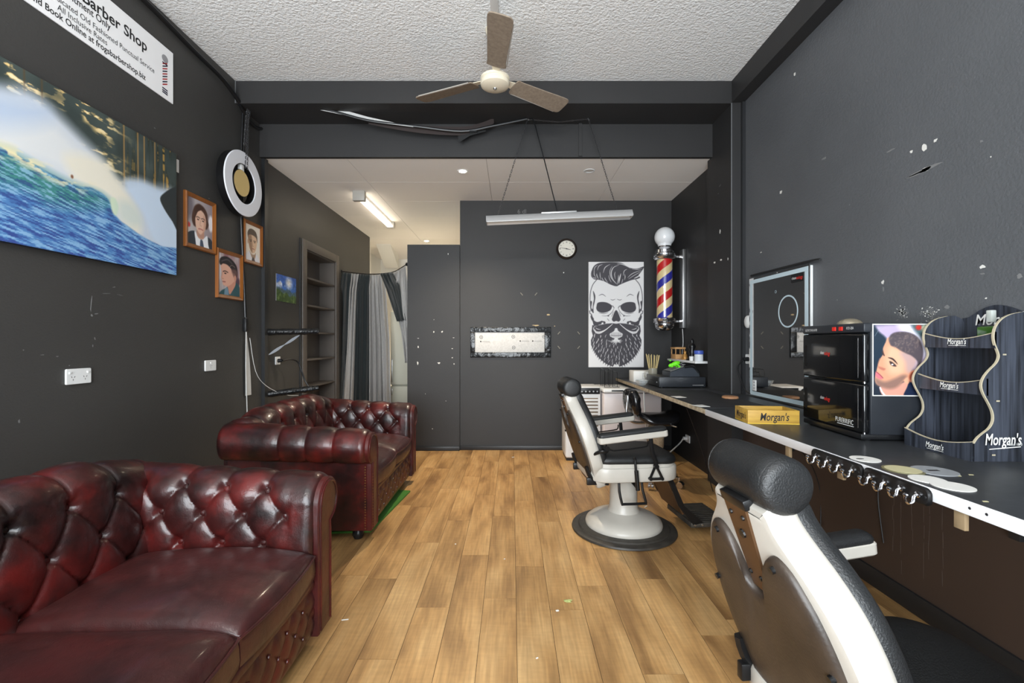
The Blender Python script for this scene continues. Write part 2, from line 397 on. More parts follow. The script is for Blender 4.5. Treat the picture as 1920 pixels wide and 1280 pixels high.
# chips, scuffs and sticky marks on the paint: thin irregular flakes lying on the wall
def chip(parent, M, x, y, rx, ry, m=M_chip, rot=0, seed=0, n=11):
    rs = random.Random(seed*31+int(x*997)+int(y*389)); pts = []
    for i in range(n):
        a = 2*PI*i/n; k = rs.uniform(.55, 1.15); u, v = rx*k*math.cos(a), ry*k*math.sin(a)
        pts.append((x+u*math.cos(rot)-v*math.sin(rot), y+u*math.sin(rot)+v*math.cos(rot)))
    MB().prism(pts, -.0005, .0008, M).build('paint_chip', m, parent, 0)
MR = frame((RW, 0, 0), (0, -1, 0), (0, 0, 1))          # right wall seen from inside: x -> -y
def onR(px, py, X=RW): d = F*X/(px-960); return (-d, H-(py-640)/F*d)
for px, py, rx, ry, m in ((1733, 277, .014, .020, M_chip), (1754, 263, .010, .008, M_chip), (1709, 284, .009, .007, M_chip), (1490, 139, .010, .012, M_chip),
        (1464, 360, .016, .013, M_chip), (1655, 529, .010, .012, M_chip), (1843, 500, .012, .008, M_chip), (1656, 542, .004, .016, M_scuff), (1843, 513, .012, .004, M_scuff),
        (1776, 575, .012, .009, M_scuff), (1849, 559, .005, .004, M_chip), (1593, 384, .004, .004, M_scuff), (1427, 473, .012, .005, M_chip), (1912, 517, .012, .01, M_scuff),
        (1545, 297, .022, .008, M_scuff), (1840, 265, .006, .006, M_scuff), (1858, 294, .003, .003, M_chip), (1570, 562, .005, .005, M_scuff)):
    x, y = onR(px, py); chip(wall_right, MR, x, y, rx, ry, m, 0, 1)
for px, py, l in ((1736, 318, .10), (1722, 324, .05), (1670, 282, .03)):
    x, y = onR(px, py); chip(wall_right, MR, x, y, l, .008 if l > .06 else .004, M_scuff, .02, 2)
x, y = onR(1735, 318); chip(wall_right, MR, x, y, .026, .012, M_chip, .1, 5)
for px, py, rx, ry in ((1692, 586, .030, .030), (1742, 589, .045, .032)):
    x, y = onR(px, py)
    for i in range(80):
        chip(wall_right, MR, x+random.gauss(0, rx*.5), y+random.gauss(0, ry*.45), random.uniform(.002, .009), random.uniform(.0012, .004), random.choice((M_chip, M_scuff, M_scuff)), random.uniform(-.6, .6), i, 7)
MP = frame((1.763, 0, 0), (0, -1, 0), (0, 0, 1))
for px, py, rx, ry in ((1350, 434, .012, .018), (1340, 492, .022, .010), (1352, 487, .02, .008), (1365, 485, .008, .012), (1350, 348, .018, .003), (1347, 363, .012, .003)):
    d = F*1.763/(px-960); chip(wall_pier, MP, -d, H-(py-640)/F*d, rx, ry, M_chip if ry > .005 else M_scuff, .3 if ry < .005 else 0, 3)
MBk = frame((0, 5.25, 0), (1, 0, 0), (0, 0, 1))
for px, py, rx, ry, m in ((1028, 590, .022, .012, M_chiptan), (1005, 610, .045, .008, M_chiptan), (1040, 611, .007, .004, M_chiptan), (1057, 511, .010, .010, M_chip), (967, 512, .006, .006, M_ink)):
    p = P(px, py, 5.25); chip(wall_back, MBk, p.x, p.z, rx, ry, m, 0, 1)
M_adh = mat('old_sticky_mark', (128, 122, 108), .6)
for px, py, s in ((978, 551, -1), (1005, 551, 1), (1048, 624, 1), (1085, 624, -1), (1048, 651, -1), (1085, 651, 1)):
    p = P(px, py, 5.25); Mx = MBk @ Matrix.Translation((p.x, p.z, 0)) @ Matrix.Rotation(s*.87, 4, 'Z')
    MB().box(-.020, .020, -.004, .004, 0, .001, M=Mx).build('tape_mark', M_adh, wall_back, 0)
p = P(970, 400, 5.25); text('6 dl', M_scuff, wall_back, MBk @ Matrix.Translation((p.x, p.z, 0)), size=.07, name='scribble')
MPt = frame((0, 5.215, 0), (1, 0, 0), (0, 0, 1))
for x, y, rx, ry in ((992, 572, .007, .012), (1038, 570, .010, .010), (905, 655, .008, .014), (902, 745, .010, .022), (1020, 745, .016, .012), (1105, 750, .006, .008), (1072, 138, .005, .012), (1095, 665, .010, .004), (1103, 604, .012, .003), (905, 607, .012, .003), (985, 1112, .007, .005), (945, 917, .004, .004), (993, 503, .003, .003), (1060, 957, .004, .004), (1095, 715, .008, .005)):
    p = P(480+x/2.976, 430+y/2.976, 5.215); chip(wall_part, MPt, p.x, p.z, rx, ry, M_chip, 0, 4)
ML = frame((LW, 0, 0), (0, 1, 0), (0, 0, 1))
for px, py, rx, ry, rot in ((171, 570, .003, .040, -.1), (181, 588, .014, .003, .2), (172, 591, .006, .006, 0), (214, 538, .010, .003, .3), (200, 550, .03, .0015, .1), (178, 635, .003, .010, .2), (174, 648, .003, .008, 0), (36, 790, .004, .010, 0), (80, 665, .010, .002, 0), (107, 668, .008, .003, 0), (225, 553, .02, .0015, -.1), (44, 656, .004, .004, 0), (130, 685, .004, .003, 0), (392, 372, .004, .004, 0), (290, 240, .008, .003, 0)):
    x, y = wl(px, py); chip(wall_left, ML, x, y, rx, ry, M_scuff, rot, 6)
for px, l in ((1675, .55), (1690, .66), (1732, .60), (1767, .6), (1742, .5), (1710, .45)):     # pale drip marks under the counter
    d = F*(RW-.008)/(px-960); MD = frame((RW-.008, 0, 0), (0, -1, 0), (0, 0, 1))
    for q in range(7):
        z0 = .76-l*q/7*.95; chip(bpy.data.objects['wall_right_lower'], MD, -d+random.uniform(-.004, .004), z0-.04, random.uniform(.0006, .0014), .045, M_drip, random.uniform(-.03, .03), q, 8)
# ------------------------------------------------------------------ chesterfield sofas
def leather(name, dark, mid, red, rough=.30):
    m = mat(name, mid, rough, coat=.25); nt = m.node_tree; b = nt.nodes['Principled BSDF']; N = nt.nodes.new; L = nt.links.new
    tc = N('ShaderNodeTexCoord')
    n1 = N('ShaderNodeTexNoise'); n1.inputs['Scale'].default_value = 5.5; n1.inputs['Detail'].default_value = 4; n1.inputs['Roughness'].default_value = .6; L(tc.outputs['Object'], n1.inputs['Vector'])
    r = N('ShaderNodeValToRGB'); e = r.color_ramp.elements; e[0].position = .34; e[0].color = lin4(dark); e[1].position = .68; e[1].color = lin4(red)
    q = e.new(.5); q.color = lin4(mid); L(n1.outputs['Fac'], r.inputs['Fac']); L(r.outputs['Color'], b.inputs['Base Color'])
    v = N('ShaderNodeTexVoronoi'); v.inputs['Scale'].default_value = 260; L(tc.outputs['Object'], v.inputs['Vector'])
    n2 = N('ShaderNodeTexNoise'); n2.inputs['Scale'].default_value = 28; n2.inputs['Detail'].default_value = 6; L(tc.outputs['Object'], n2.inputs['Vector'])
    ma = N('ShaderNodeMath'); ma.operation = 'MULTIPLY_ADD'; ma.inputs[1].default_value = .10; L(v.outputs['Distance'], ma.inputs[0]); L(n2.outputs['Fac'], ma.inputs[2])
    bp = N('ShaderNodeBump'); bp.inputs['Strength'].default_value = .35; bp.inputs['Distance'].default_value = .006; L(ma.outputs[0], bp.inputs['Height']); L(bp.outputs[0], b.inputs['Normal'])
    mr = N('ShaderNodeMapRange'); mr.inputs[3].default_value = rough-.06; mr.inputs[4].default_value = rough+.14; L(n2.outputs['Fac'], mr.inputs[0]); L(mr.outputs[0], b.inputs['Roughness'])
    return m
M_ox = leather('oxblood_leather', (24, 12, 12), (52, 18, 17), (88, 22, 20))
M_oxseat = leather('oxblood_seat_leather', (46, 22, 22), (60, 27, 26), (74, 30, 29), .36)
M_oxside = leather('oxblood_side_leather', (48, 15, 14), (64, 17, 16), (80, 22, 19), .40)
M_nail = mat('brass_nail', (120, 86, 52), .35, .8)

def roll_profile(inner, slope, zc, r, outer, zseat, zlow, n=26):
    """points (o, z) from seat level up the inside, over the roll and down the outer panel; o grows outwards"""
    oc = inner+slope+r                                             # centre of the roll
    pts = [(inner, zseat)]
    for i in range(1, 10): t = i/10; pts.append((inner+slope*t*t, zseat+(zc-zseat)*t))
    for i in range(n+1):
        a = PI-(PI*1.42)*i/n; pts.append((oc+r*math.cos(a), zc+r*math.sin(a)))
    pts += [(outer, zc-r*1.05), (outer, zlow+.1), (outer, zlow)]
    return pts
def tufted(name, parent, m, u0, u1, prof, place, du, rows, A=.026, phase=0., endfade=(.05, .05), nu=None, zmod=None, creases_end=None, clear=None):
    """swept leather pad with diamond tufting. prof: (o,z) list; place(u,o,z)->xyz; rows: arc lengths of the button rows (top row last)"""
    pr = [Vector(p) for p in prof]; S = [0]
    for a, b in zip(pr[:-1], pr[1:]): S.append(S[-1]+(b-a).length)
    ns = int(S[-1]/.0065); ss = np.linspace(0, S[-1], ns)
    po = np.interp(ss, S, [p.x for p in pr]); pz = np.interp(ss, S, [p.y for p in pr])
    to = np.gradient(po, ss); tz = np.gradient(pz, ss); k = np.hypot(to, tz)+1e-9; no, nz = -tz/k, to/k      # normal: towards the seat / up
    nu = nu or int((u1-u0)/.0065); us = np.linspace(u0, u1, nu)
    ds = rows[-1]-rows[-2]; stop = rows[-1]
    U, Sg = np.meshgrid(us, ss, indexing='ij')
    a = (U-u0)/du+phase; r = (Sg-stop)/ds
    p = a+r/2; q = a-r/2
    tuft = (np.abs(np.sin(PI*p))*np.abs(np.sin(PI*q))+1e-6)**.34
    pleat = (np.abs(np.sin(PI*a))+1e-6)**.30
    pleat_lim = creases_end or S[-1]
    bl = np.clip((Sg-stop)/(ds*.35), 0, 1); h = tuft*(1-bl)+pleat*bl
    if clear:
        kf = np.clip((clear[0]-U)/.05, 0, 1); h = h*(1-kf)+kf*.9; kb = np.clip((U-clear[1])/.05, 0, 1)*bl; h = h*(1-kb)+kb*.95
    flat = np.clip((Sg-pleat_lim)/.02, 0, 1)
    h = h*(1-flat)
    # pit at every button
    pa = np.round(p); qa = np.round(q); bu = (pa+qa)/2; br = pa-qa
    D2 = ((a-bu)*du)**2+((r-br)*ds)**2
    pit = np.where((br <= .1) & ((clear is None) | (U > u0+.09)) & (Sg < stop+ds*.6), np.exp(-D2/(.018**2)), 0)
    lo = np.clip(Sg/.03, 0, 1)
    e = np.minimum(np.clip((U-u0)/endfade[0], 0, 1), np.clip((u1-U)/endfade[1], 0, 1)); e = np.sqrt(e)
    disp = (A*h*e-.020*pit*e)*(1-flat)*np.clip(lo+.3, 0, 1)
    O = po[None]+no[None]*disp; Z = pz[None]+nz[None]*disp
    if zmod is not None: Z = Z-zmod(U)*np.clip((Z-.35)/.3, 0, 1)
    vs = [place(U[i, j], O[i, j], Z[i, j]) for i in range(nu) for j in range(ns)]
    fs = [(i*ns+j, (i+1)*ns+j, (i+1)*ns+j+1, i*ns+j+1) for i in range(nu-1) for j in range(ns-1)]
    mb = MB(); mb.faces(vs, fs)
    o = mb.build(name, m, parent, 180)
    # buttons
    bb = MB(); cnt = 0
    for ri, s in enumerate(rows):
        rr = round((s-stop)/ds)
        if s < .02: continue
        for kk in range(-3, 40):
            aa = kk+(.5 if rr % 2 else 0)-0; u = u0+(aa-phase)*du
            if u < u0+(.10 if clear else .03) or u > u1-.03: continue
            i = min(ns-1, int(s/S[-1]*ns)); oo = po[i]-no[i]*.012; zz = pz[i]-nz[i]*.012
            if zmod is not None: zz -= float(zmod(np.array(u)))*min(1, max(0, (zz-.35)/.3))
            c = Vector(place(u, oo, zz)); c2 = Vector(place(u, oo+no[i]*.01, zz+nz[i]*.01)); d = (c2-c).normalized()
            M = Matrix.Translation(c) @ d.to_track_quat('Z', 'Y').to_matrix().to_4x4()
            bb.lathe([(.004, -.004), (.0115, 0), (.0115, .003), (.008, .007), (.002, .0085)], 12, M); cnt += 1
    if cnt: stuff(bb.build('tufting_buttons', m, o))
    return o
def make_sofa():
    root = empty('chesterfield_sofa')
    HY = .50                                                       # half width between the arms
    # base frame with plain leather sides
    MB().box(-.88, -.02, -.62, .62, .07, .30, .012).build('base', M_oxside, root)
    # arms
    for s in (1, -1):
        prof = roll_profile(HY, .015, .585, .095, HY+.135, .36, .075)
        tufted('arm', root, M_ox, 0, .90, prof, lambda u, o, z, s=s: (-u, s*o, z+.05*(u/.9)*min(1, max(0, (z-.35)/.3))), .165, (-.01, .09, .19, .29), A=.022, phase=.79, clear=(.13, .60), endfade=(.03, .03), creases_end=.60)
        # front facing of the arm: scroll shaped panel, studded edge
        oc, r = HY+.110, .098
        pts = [(HY+.012, .075), (HY+.012, .42), (HY+.008, .52)]
        pts += [(oc+r*math.cos(a), .585+r*math.sin(a)) for a in np.linspace(PI, -.42*PI, 22)]
        pts += [(HY+.137, .47), (HY+.137, .075)]
        M = Matrix(((0, 0, 1, 0), (s, 0, 0, 0), (0, 1, 0, 0), (0, 0, 0, 1)))
        pan = MB(); pan.prism(pts, -.015, .022, M, inset=.006); pan = pan.build('arm_front_panel', M_oxside, root)
        pp = MB(); ip = inset_poly(pts, .016); pp.tube([M @ Vector((x, y, .0215)) for x, y in ip], .006, 6, 1)
        pp.build('piping', M_oxside, pan)
        nb = MB()
        for k in range(24): nb.lathe([(.0055, 0), (.004, .003), (.001, .004)], 8, Matrix.Translation((-.022, s*(HY+.136), .09+.0165*k)) @ Matrix.Rotation(-s*PI/2, 4, 'X'))
        for k in range(20): nb.lathe([(.0045, 0), (.003, .0025), (.001, .003)], 8, Matrix.Translation((.022, s*(HY+.128), .085+.018*k)) @ Matrix.Rotation(PI/2, 4, 'Y'))
        stuff(nb.build('nail_trim', M_nail, pan))
    # back: higher in the middle, sweeping down to the arms at the corners
    prof = roll_profile(.66, .045, .685, .10, .875, .36, .075)
    zm = lambda U: .045*np.clip((np.abs(U)-.34)/.24, 0, 1)**2*(3-2*np.clip((np.abs(U)-.34)/.24, 0, 1))
    tufted('back', root, M_ox, -.635, .635, prof, lambda u, o, z: (-o, u, z), .185, (-.07, .065, .20, .335), A=.030, phase=.30, endfade=(.03, .03), zmod=zm, creases_end=.75)
    for s in (1, -1):                                              # closing ends of the back roll
        e = [(-o, z-.045*min(1, max(0, (z-.35)/.3))) for o, z in prof]
        e = e+[(-.66, .075)]
        MB().loft([[(x, s*.630, z) for x, z in e], [(x, s*.636, z) for x, z in e]]).build('back_end', M_oxside, root)
    # seat cushions
    for s in (1, -1):
        c = MB(); y0, y1 = (.004, HY-.004) if s > 0 else (-HY+.004, -.004)
        base = rrect(-.68, .012, y0, y1, .03, 4)
        rings = []
        nx = 26
        t = bmesh.new(); bmesh.ops.create_grid(t, x_segments=nx, y_segments=nx, size=.5)
        vs = []; fs = []
        def cush(x, y, top):
            fx, fy = 1-abs(2*x)**4, 1-abs(2*y)**4
            e = max(0, fx*fy)**.45
            xx = -.334+x*.692*(1-.012*(1-e)); yy = (y0+y1)/2+y*(y1-y0)
            if top: z = .405+.062*e+.010*math.sin(x*5+s)*e
            else: z = .32
            return (xx+(.020*max(0, 1-abs(2*y)**2)*(1 if x > .45 else 0)), yy, z)
        n = 40
        for i in range(n+1):
            for j in range(n+1): vs.append(cush(i/n-.5, j/n-.5, True))
        k = len(vs)
        for i in range(n):
            for j in range(n): a = i*(n+1)+j; fs.append((a, a+n+1, a+n+2, a+1))
        bd = [(i, 0) for i in range(n)]+[(n, j) for j in range(n)]+[(n-i, n) for i in range(n)]+[(0, n-j) for j in range(n)]
        ring = [i*(n+1)+j for i, j in bd]
        prev = ring
        for z, g in ((.375, .004), (.34, .006), (.315, .002), (.305, -.012)):
            cur = []
            for (i, j) in bd:
                x, y, _ = cush(i/n-.5, j/n-.5, True); dx = g if i == n else (-g if i == 0 else 0); dy = (g if j == n else (-g if j == 0 else 0))*.3
                vs.append((x+dx, y+dy, z)); cur.append(len(vs)-1)
            m_ = len(bd)
            for q in range(m_): fs.append((prev[q], prev[(q+1) % m_], cur[(q+1) % m_], cur[q]))
            prev = cur
        fs.append(tuple(prev)); t.free()
        cu = c.faces(vs, fs).build('seat_cushion', M_oxseat, root, 60)
        pp = MB()
        for z in (.400,):
            pp.tube([(cush(i/n-.5, j/n-.5, True)[0]+(.004 if i == n else 0), cush(i/n-.5, j/n-.5, True)[1], z) for i, j in bd[::2]]+[(cush(-.5, -.5, True)[0], cush(-.5, -.5, True)[1], z)], .005, 6, 1)
        pp.build('piping', M_oxseat, cu)
    # front rail, tufted with small paired buttons, and the roll under the cushions
    rail = [(0.0, .075), (.004, .09), (.005, .17), (.004, .255), (-.006, .275)]
    nu, nv = 120, 24; vs = []
    for i in range(nu+1):
        y = -HY-.01+(2*HY+.02)*i/nu
        for j in range(nv+1):
            z = .075+.20*j/nv; a = y/.12; r = (z-.175)/.05; p, q = a+r/2, a-r/2
            h = (abs(math.sin(PI*p))*abs(math.sin(PI*q))+1e-5)**.45*max(0, 1-abs((z-.175)/.10)**3)
            vs.append((-.004+.012*h-.006*(abs((z-.175)/.1)**4), y, z))
    fs = [(i*(nv+1)+j, (i+1)*(nv+1)+j, (i+1)*(nv+1)+j+1, i*(nv+1)+j+1) for i in range(nu) for j in range(nv)]
    fr = MB().faces(vs, fs).build('front_rail', M_oxside, root, 180)
    bb = MB()
    for rr in (-1, 0, 1):
        for k in range(-7, 8):
            y = (k+(.5 if rr else 0))*.12
            if abs(y) < HY-.02: bb.lathe([(.008, 0), (.007, .004), (.002, .006)], 8, Matrix.Translation((.000, y, .175+.05*rr)) @ Matrix.Rotation(PI/2, 4, 'Y'))
    stuff(bb.build('tufting_buttons', M_oxside, fr))
    MB().box(-.06, .008, -HY-.01, HY+.01, .268, .312, .018, 4).build('seat_roll', M_oxside, root)
    for x in (-.09, -.80):
        for y in (-.56, .56):
            MB().lathe([(.02, .075), (.022, .06), (.034, .045), (.036, .022), (.026, 0)], 18, Matrix.Translation((x, y, 0))).build('foot', M_bplastic, root)
    return root
sofa = make_sofa()
sofa.location = (-.79, 1.30, 0)
tag(sofa, 'oxblood tufted leather chesterfield sofa nearest the camera, cut off by the photo edge', 'sofa', 'chesterfield sofas')
sofa2 = copy_tree(sofa); sofa2.location = (-.89, 3.46, 0)
tag(sofa2, 'oxblood tufted leather chesterfield sofa further back, in front of the bookcase', 'sofa', 'chesterfield sofas')

# ------------------------------------------------------------------ barber chairs
M_enamel = mat('white_enamel', (180, 176, 168), .35, coat=.1, noise=(6, (170, 165, 156), .8, (1, 1, 1)))
M_vinyl = mat('black_vinyl', (28, 29, 30), .42, bump=(250, .6, .0025))
M_vinylworn = mat('worn_black_vinyl', (38, 32, 28), .42, noise=(9, (62, 51, 42), .5, (1, 1, 1)), bump=(150, .3, .002))
M_rubber = mat('worn_black_rubber', (36, 34, 32), .5, noise=(22, (62, 58, 52), .5, (1, 1, 1)))
M_bronze = mat('brown_metal_plate', (92, 66, 44), .42, .5)
def make_chair(adz0, sdz, adz_near=None):
    root = empty('barber_chair')
    MB().lathe([(.335, 0), (.343, .006), (.340, .016), (.322, .024), (.300, .022), (.292, .030), (.262, .034), (.20, .034)], 72).build('base_ring', M_rubber, root)
    MB().lathe([(.248, .03), (.252, .045), (.246, .062), (.22, .084), (.18, .100), (.135, .112), (.105, .126), (.094, .15), (.090, .20), (.090, .385+sdz)], 64).build('pedestal', M_enamel, root)
    # seat apron and pad
    a = rrect(-.285, .30, -.245, .245, .13, 10)
    ap = MB(); ap.loft([[(x, y, .375) for x, y in inset_poly(a, .02)], [(x, y, .383) for x, y in inset_poly(a, .004)], [(x, y, .395) for x, y in a], [(x, y, .455) for x, y in a], [(x, y, .465) for x, y in inset_poly(a, .004)],
        [(x, y, .468) for x, y in inset_poly(a, .012)], [(x, y, .492) for x, y in inset_poly(a, .014)], [(x, y, .496) for x, y in inset_poly(a, .022)]])
    ap.build('seat_frame', M_enamel, root, loc=(0, 0, sdz))
    pd = rrect(-.275, .295, -.235, .235, .12, 10)
    pr = [(.008, .488), (0, .497), (-.002, .512), (.004, .528), (.022, .541), (.06, .550), (.12, .556), (.18, .558)]
    MB().loft([[(x, y, z-.012*((x+.2)/.5)**2) for x, y in scale_poly(pd, i)] for i, z in pr]).build('seat', M_vinyl, root, 60, loc=(0, 0, sdz))
    # backrest, built in its own tilted frame: l sideways, w up the back, t forwards
    ang = math.radians(18.5); B = Vector((-.225, 0, .32)); wv = Vector((-math.sin(ang), 0, math.cos(ang))); tv = Vector((math.cos(ang), 0, math.sin(ang)))
    MBK = Matrix(((0, wv.x, tv.x, B.x), (1, wv.y, tv.y, B.y), (0, wv.z, tv.z, B.z), (0, 0, 0, 1)))
    hw = [(0, .150), (.012, .178), (.05, .198), (.10, .205), (.125, .214), (.15, .229), (.20, .240), (.28, .244), (.36, .236), (.43, .214), (.49, .176), (.53, .140), (.555, .118), (.575, .106), (.60, .100), (.612, .090)]
    half = crom2([(l, w_) for w_, l in hw], 3, False)
    outl = half+[(-l, w_) for l, w_ in reversed(half)]
    back = MB(); back.loft([[(x, y, t) for x, y in inset_poly(outl, i)] for i, t in ((.02, -.004), (.006, .0), (.0, .012), (0, .050), (.004, .062), (.012, .070))], M=MBK)
    back = back.build('backrest_shell', M_enamel, root)
    # black padded panel with two rounded lobes on the back face
    lobes = [(0, .385), (.022, .392), (.040, .425), (.052, .470), (.072, .505), (.102, .520), (.135, .505), (.160, .470), (.182, .425), (.199, .36), (.206, .28), (.198, .20), (.178, .14), (.165, .10), (.150, .05), (.125, .025), (.06, .018)]
    lob = crom2(lobes+[(-x, y) for x, y in reversed(lobes[1:])], 3, True)
    MB().loft([[(x, y, t) for x, y in scale_poly(lob, i)] for i, t in ((0, .002), (-.002, -.008), (.003, -.016), (.014, -.021), (.05, -.024))], M=MBK).build('back_panel', M_vinylworn, root, 60)
    sc = MB()
    for x, y in ((.102, .500), (-.102, .500), (.188, .33), (-.188, .33), (.14, .06), (-.14, .06)): sc.lathe([(.008, -.0285), (.007, -.026), (.008, -.018)], 10, MBK @ Matrix.Translation((x, y, 0)))
    stuff(sc.build('panel_screws', M_blackmetal, root))
    # front pad
    pad = inset_poly(outl, .012)
    MB().loft([[(x, max(y, .16+.002*i), t) for x, y in scale_poly(pad, ii)] for i, (ii, t) in enumerate(((0, .068), (-.004, .080), (.0, .098), (.012, .108), (.03, .114), (.06, .118)))], M=MBK).build('backrest', M_vinyl, root, 60)
    # headrest bracket: brown plate, black cap over the top edge, post
    pl = MB(); pl.prism([(-.026, .395), (.026, .395), (.040, .60), (-.040, .60)], -.010, .004, MBK); pl = pl.build('headrest_plate', M_bronze, root)
    sc = MB()
    for x, y in ((0, .53), (-.022, .575), (.022, .575), (-.018, .43), (.018, .43)): sc.lathe([(.010 if x == 0 else .005, -.014), (.011 if x == 0 else .006, -.009)], 10, MBK @ Matrix.Translation((x, y, 0)))
    stuff(sc.build('screws', M_blackmetal, pl))
    MB().box(-.046, .046, .598, .622, -.012, .062, .003, M=MBK).build('headrest_cap', M_blackmetal, root)
    MB().box(-.012, .012, .615, .66, .018, .032, .004, M=MBK).build('headrest_post', M_chrome, root)
    k_ = .76
    prof = [(.001, -.146), (.040, -.146), (.056, -.142), (.065, -.133), (.0672, -.126), (.0655, -.124), (.0685, -.120), (.070, -.08), (.070, .08), (.0685, .120), (.0655, .124), (.0672, .126), (.065, .133), (.056, .142), (.040, .146), (.001, .146)]
    prof = [(r_*.88, z_*k_) for r_, z_ in prof]
    MB().lathe(prof, 48, Matrix.Translation((-.372, 0, .952)) @ Matrix.Rotation(-PI/2, 4, 'X')).build('headrest', M_vinyl, root, 60)
    # arms
    for s in (1, -1):
        y = s*.272; adz = adz_near if (s < 0 and adz_near is not None) else adz0
        AM = Matrix.Translation((-.255, y, .655+adz)) @ Matrix.Rotation(-.10, 4, 'Y')
        MB().loft([[(x, yy, z) for x, yy in inset_poly(rrect(0, .435, -.034, .034, .020, 5), i)] for z, i in ((.0, .006), (.006, .0), (.034, 0), (.038, .004))], M=AM).build('arm_rest', M_enamel, root)
        MB().loft([[(x, yy, z) for x, yy in scale_poly(rrect(.002, .432, -.033, .033, .024, 5), i)] for z, i in ((.037, .002), (.046, .0), (.054, .003), (.061, .011), (.064, .022))], M=AM).build('arm_pad', M_vinyl, root, 60)
        st = MB(); st.tube([(.075, y, .685+adz), (.085, y, .60+adz), (.105, y*1.0, .52+sdz), (.112, y, .485+sdz)], .013, 8, 3, .6)
        st.cyl((.112, y+s*.008, .485+sdz), (.112, y-s*.02, .485+sdz), .014, 12); st.build('arm_strut', M_blackmetal, root)
        tr = MB()
        for a_, b_ in (((.112, .49), (.075, .405)), ((.112, .49), (.155, .405)), ((.072, .405), (.158, .405))):
            tr.tube([(a_[0], y-s*.012, a_[1]+sdz), (b_[0], y-s*.012, b_[1]+sdz)], .0085, 6, 1)
        for x in (.078, .152): tr.cyl((x, y-s*.030, .405+sdz), (x, y-s*.002, .405+sdz), .010, 10)
        tr.build('arm_bracket', M_blackmetal, root)
        hb = MB(); hb.tube([(-.215, y, .655+adz), (-.20, y, .61+adz), (-.235, y, .585), (-.27, y*.86, .56), (-.30, y*.82, .55)], .011, 8, 3); hb.cyl((-.205, y-s*.03, .63+adz), (-.205, y+s*.022, .63+adz), .016, 12)
        hb.build('arm_hinge', M_blackmetal, root)
        MB().tube([(-.19, y, .628+adz), (-.16, y, .612+adz), (.02, y, .628+adz), (.055, y, .640+adz), (.058, y, .668+adz)], .0045, 6, 2).build('towel_bar', M_blackmetal, root)
        rk = MB(); rk.box(-.30, -.18, s*.175-.012, s*.175+.012, .355, .40, .004); rk.tube([(-.30, s*.175, .47), (-.285, s*.175, .42), (-.24, s*.175, .375), (-.16, s*.175, .36)], .014, 6, 2); rk.build('recline_bracket', M_blackmetal, root)
    lv = MB(); lv.tube([(-.02, -.262, .53), (-.015, -.264, .45), (-.005, -.264, .41)], .008, 8, 2); lv.cyl((-.013, -.264, .46), (-.004, -.264, .34), .013, 10); lv.lathe([(.004, 0), (.010, .006), (.010, .014), (.004, .02)], 10, Matrix.Translation((-.022, -.262, .522)))
    lv.cyl((-.002, -.268, .345), (-.002, -.10, .37), .009, 8); lv.build('pump_lever', M_blackmetal, root, loc=(0, 0, sdz))
    ub = MB(); ub.tube([(-.10, -.20, .385), (-.10, -.205, .32), (-.085, -.21, .245), (-.07, -.21, .238), (.055, -.21, .238), (.07, -.21, .245), (.05, -.205, .32), (.045, -.20, .385)], .0085, 8, 2); ub.build('stirrup_bar', M_blackmetal, root)
    MB().box(-.12, .22, -.16, .16, .355, .385, .008).build('seat_mount', M_blackmetal, root, loc=(0, 0, sdz))
    # leg rest panel, side rails and foot plate
    for s in (1, -1):
        MB().loft([[(.22, s*.165-.010, .40), (.25, s*.165-.010, .40), (.25, s*.165+.010, .40), (.22, s*.165+.010, .40)], [(.30, s*.165-.010, .20), (.34, s*.165-.010, .20), (.34, s*.165+.010, .20), (.30, s*.165+.010, .20)], [(.40, s*.165-.010, .075), (.47, s*.165-.010, .085), (.47, s*.165+.010, .085), (.40, s*.165+.010, .075)]]).build('footrest_arm', M_blackmetal, root)
    MB().loft([[(.215, -.155, .39), (.225, -.155, .40), (.225, .155, .40), (.215, .155, .39)], [(.335, -.155, .135), (.347, -.155, .14), (.347, .155, .14), (.335, .155, .135)]]).build('leg_panel', M_bronze, root)
    fp = MB(); fp.box(.385, .65, -.175, .175, .055, .088, .006); fp = fp.build('foot_plate', M_rubber, root)
    rb = MB()
    for i in range(11): rb.box(.40, .64, -.165+.0305*i, -.165+.0305*i+.016, .086, .093, .002)
    stuff(rb.build('foot_plate_ribs', M_rubber, fp))
    sc = MB()
    for x in (.41, .46, .60, .635): sc.lathe([(.008, 0), (.006, .004)], 10, Matrix.Translation((x, -.175, .072)) @ Matrix.Rotation(PI/2, 4, 'X'))
    stuff(sc.build('rivets', M_steel, fp))
    for y in (-.13, .13): MB().tube([(.60, y, .06), (.615, y, .02), (.59, y, .0), (.57, y, .012)], .010, 6, 2).build('foot_peg', M_blackmetal, root)
    return root
chair = make_chair(-.025, 0)
chair.location = (.746, 3.046, 0); chair.rotation_euler = (0, 0, math.radians(6))
tag(chair, 'white enamel and black vinyl barber chair standing whole in the middle of the floor', 'barber chair', 'barber chairs')
chair2 = make_chair(-.070, -.065, -.150); chair2.location = (.92, 1.065, 0); chair2.rotation_euler = (0, 0, math.radians(6))
tag(chair2, 'white barber chair close to the camera, seen from behind with its large headrest', 'barber chair', 'barber chairs')
# ------------------------------------------------------------------ left wall: sign, canvas, pictures, ring light, sockets
ML = frame((LW, 0, 0), (0, 1, 0), (0, 0, 1))
def MLat(y, z, off=0): return frame((LW+off, y, z), (0, 1, 0), (0, 0, 1))
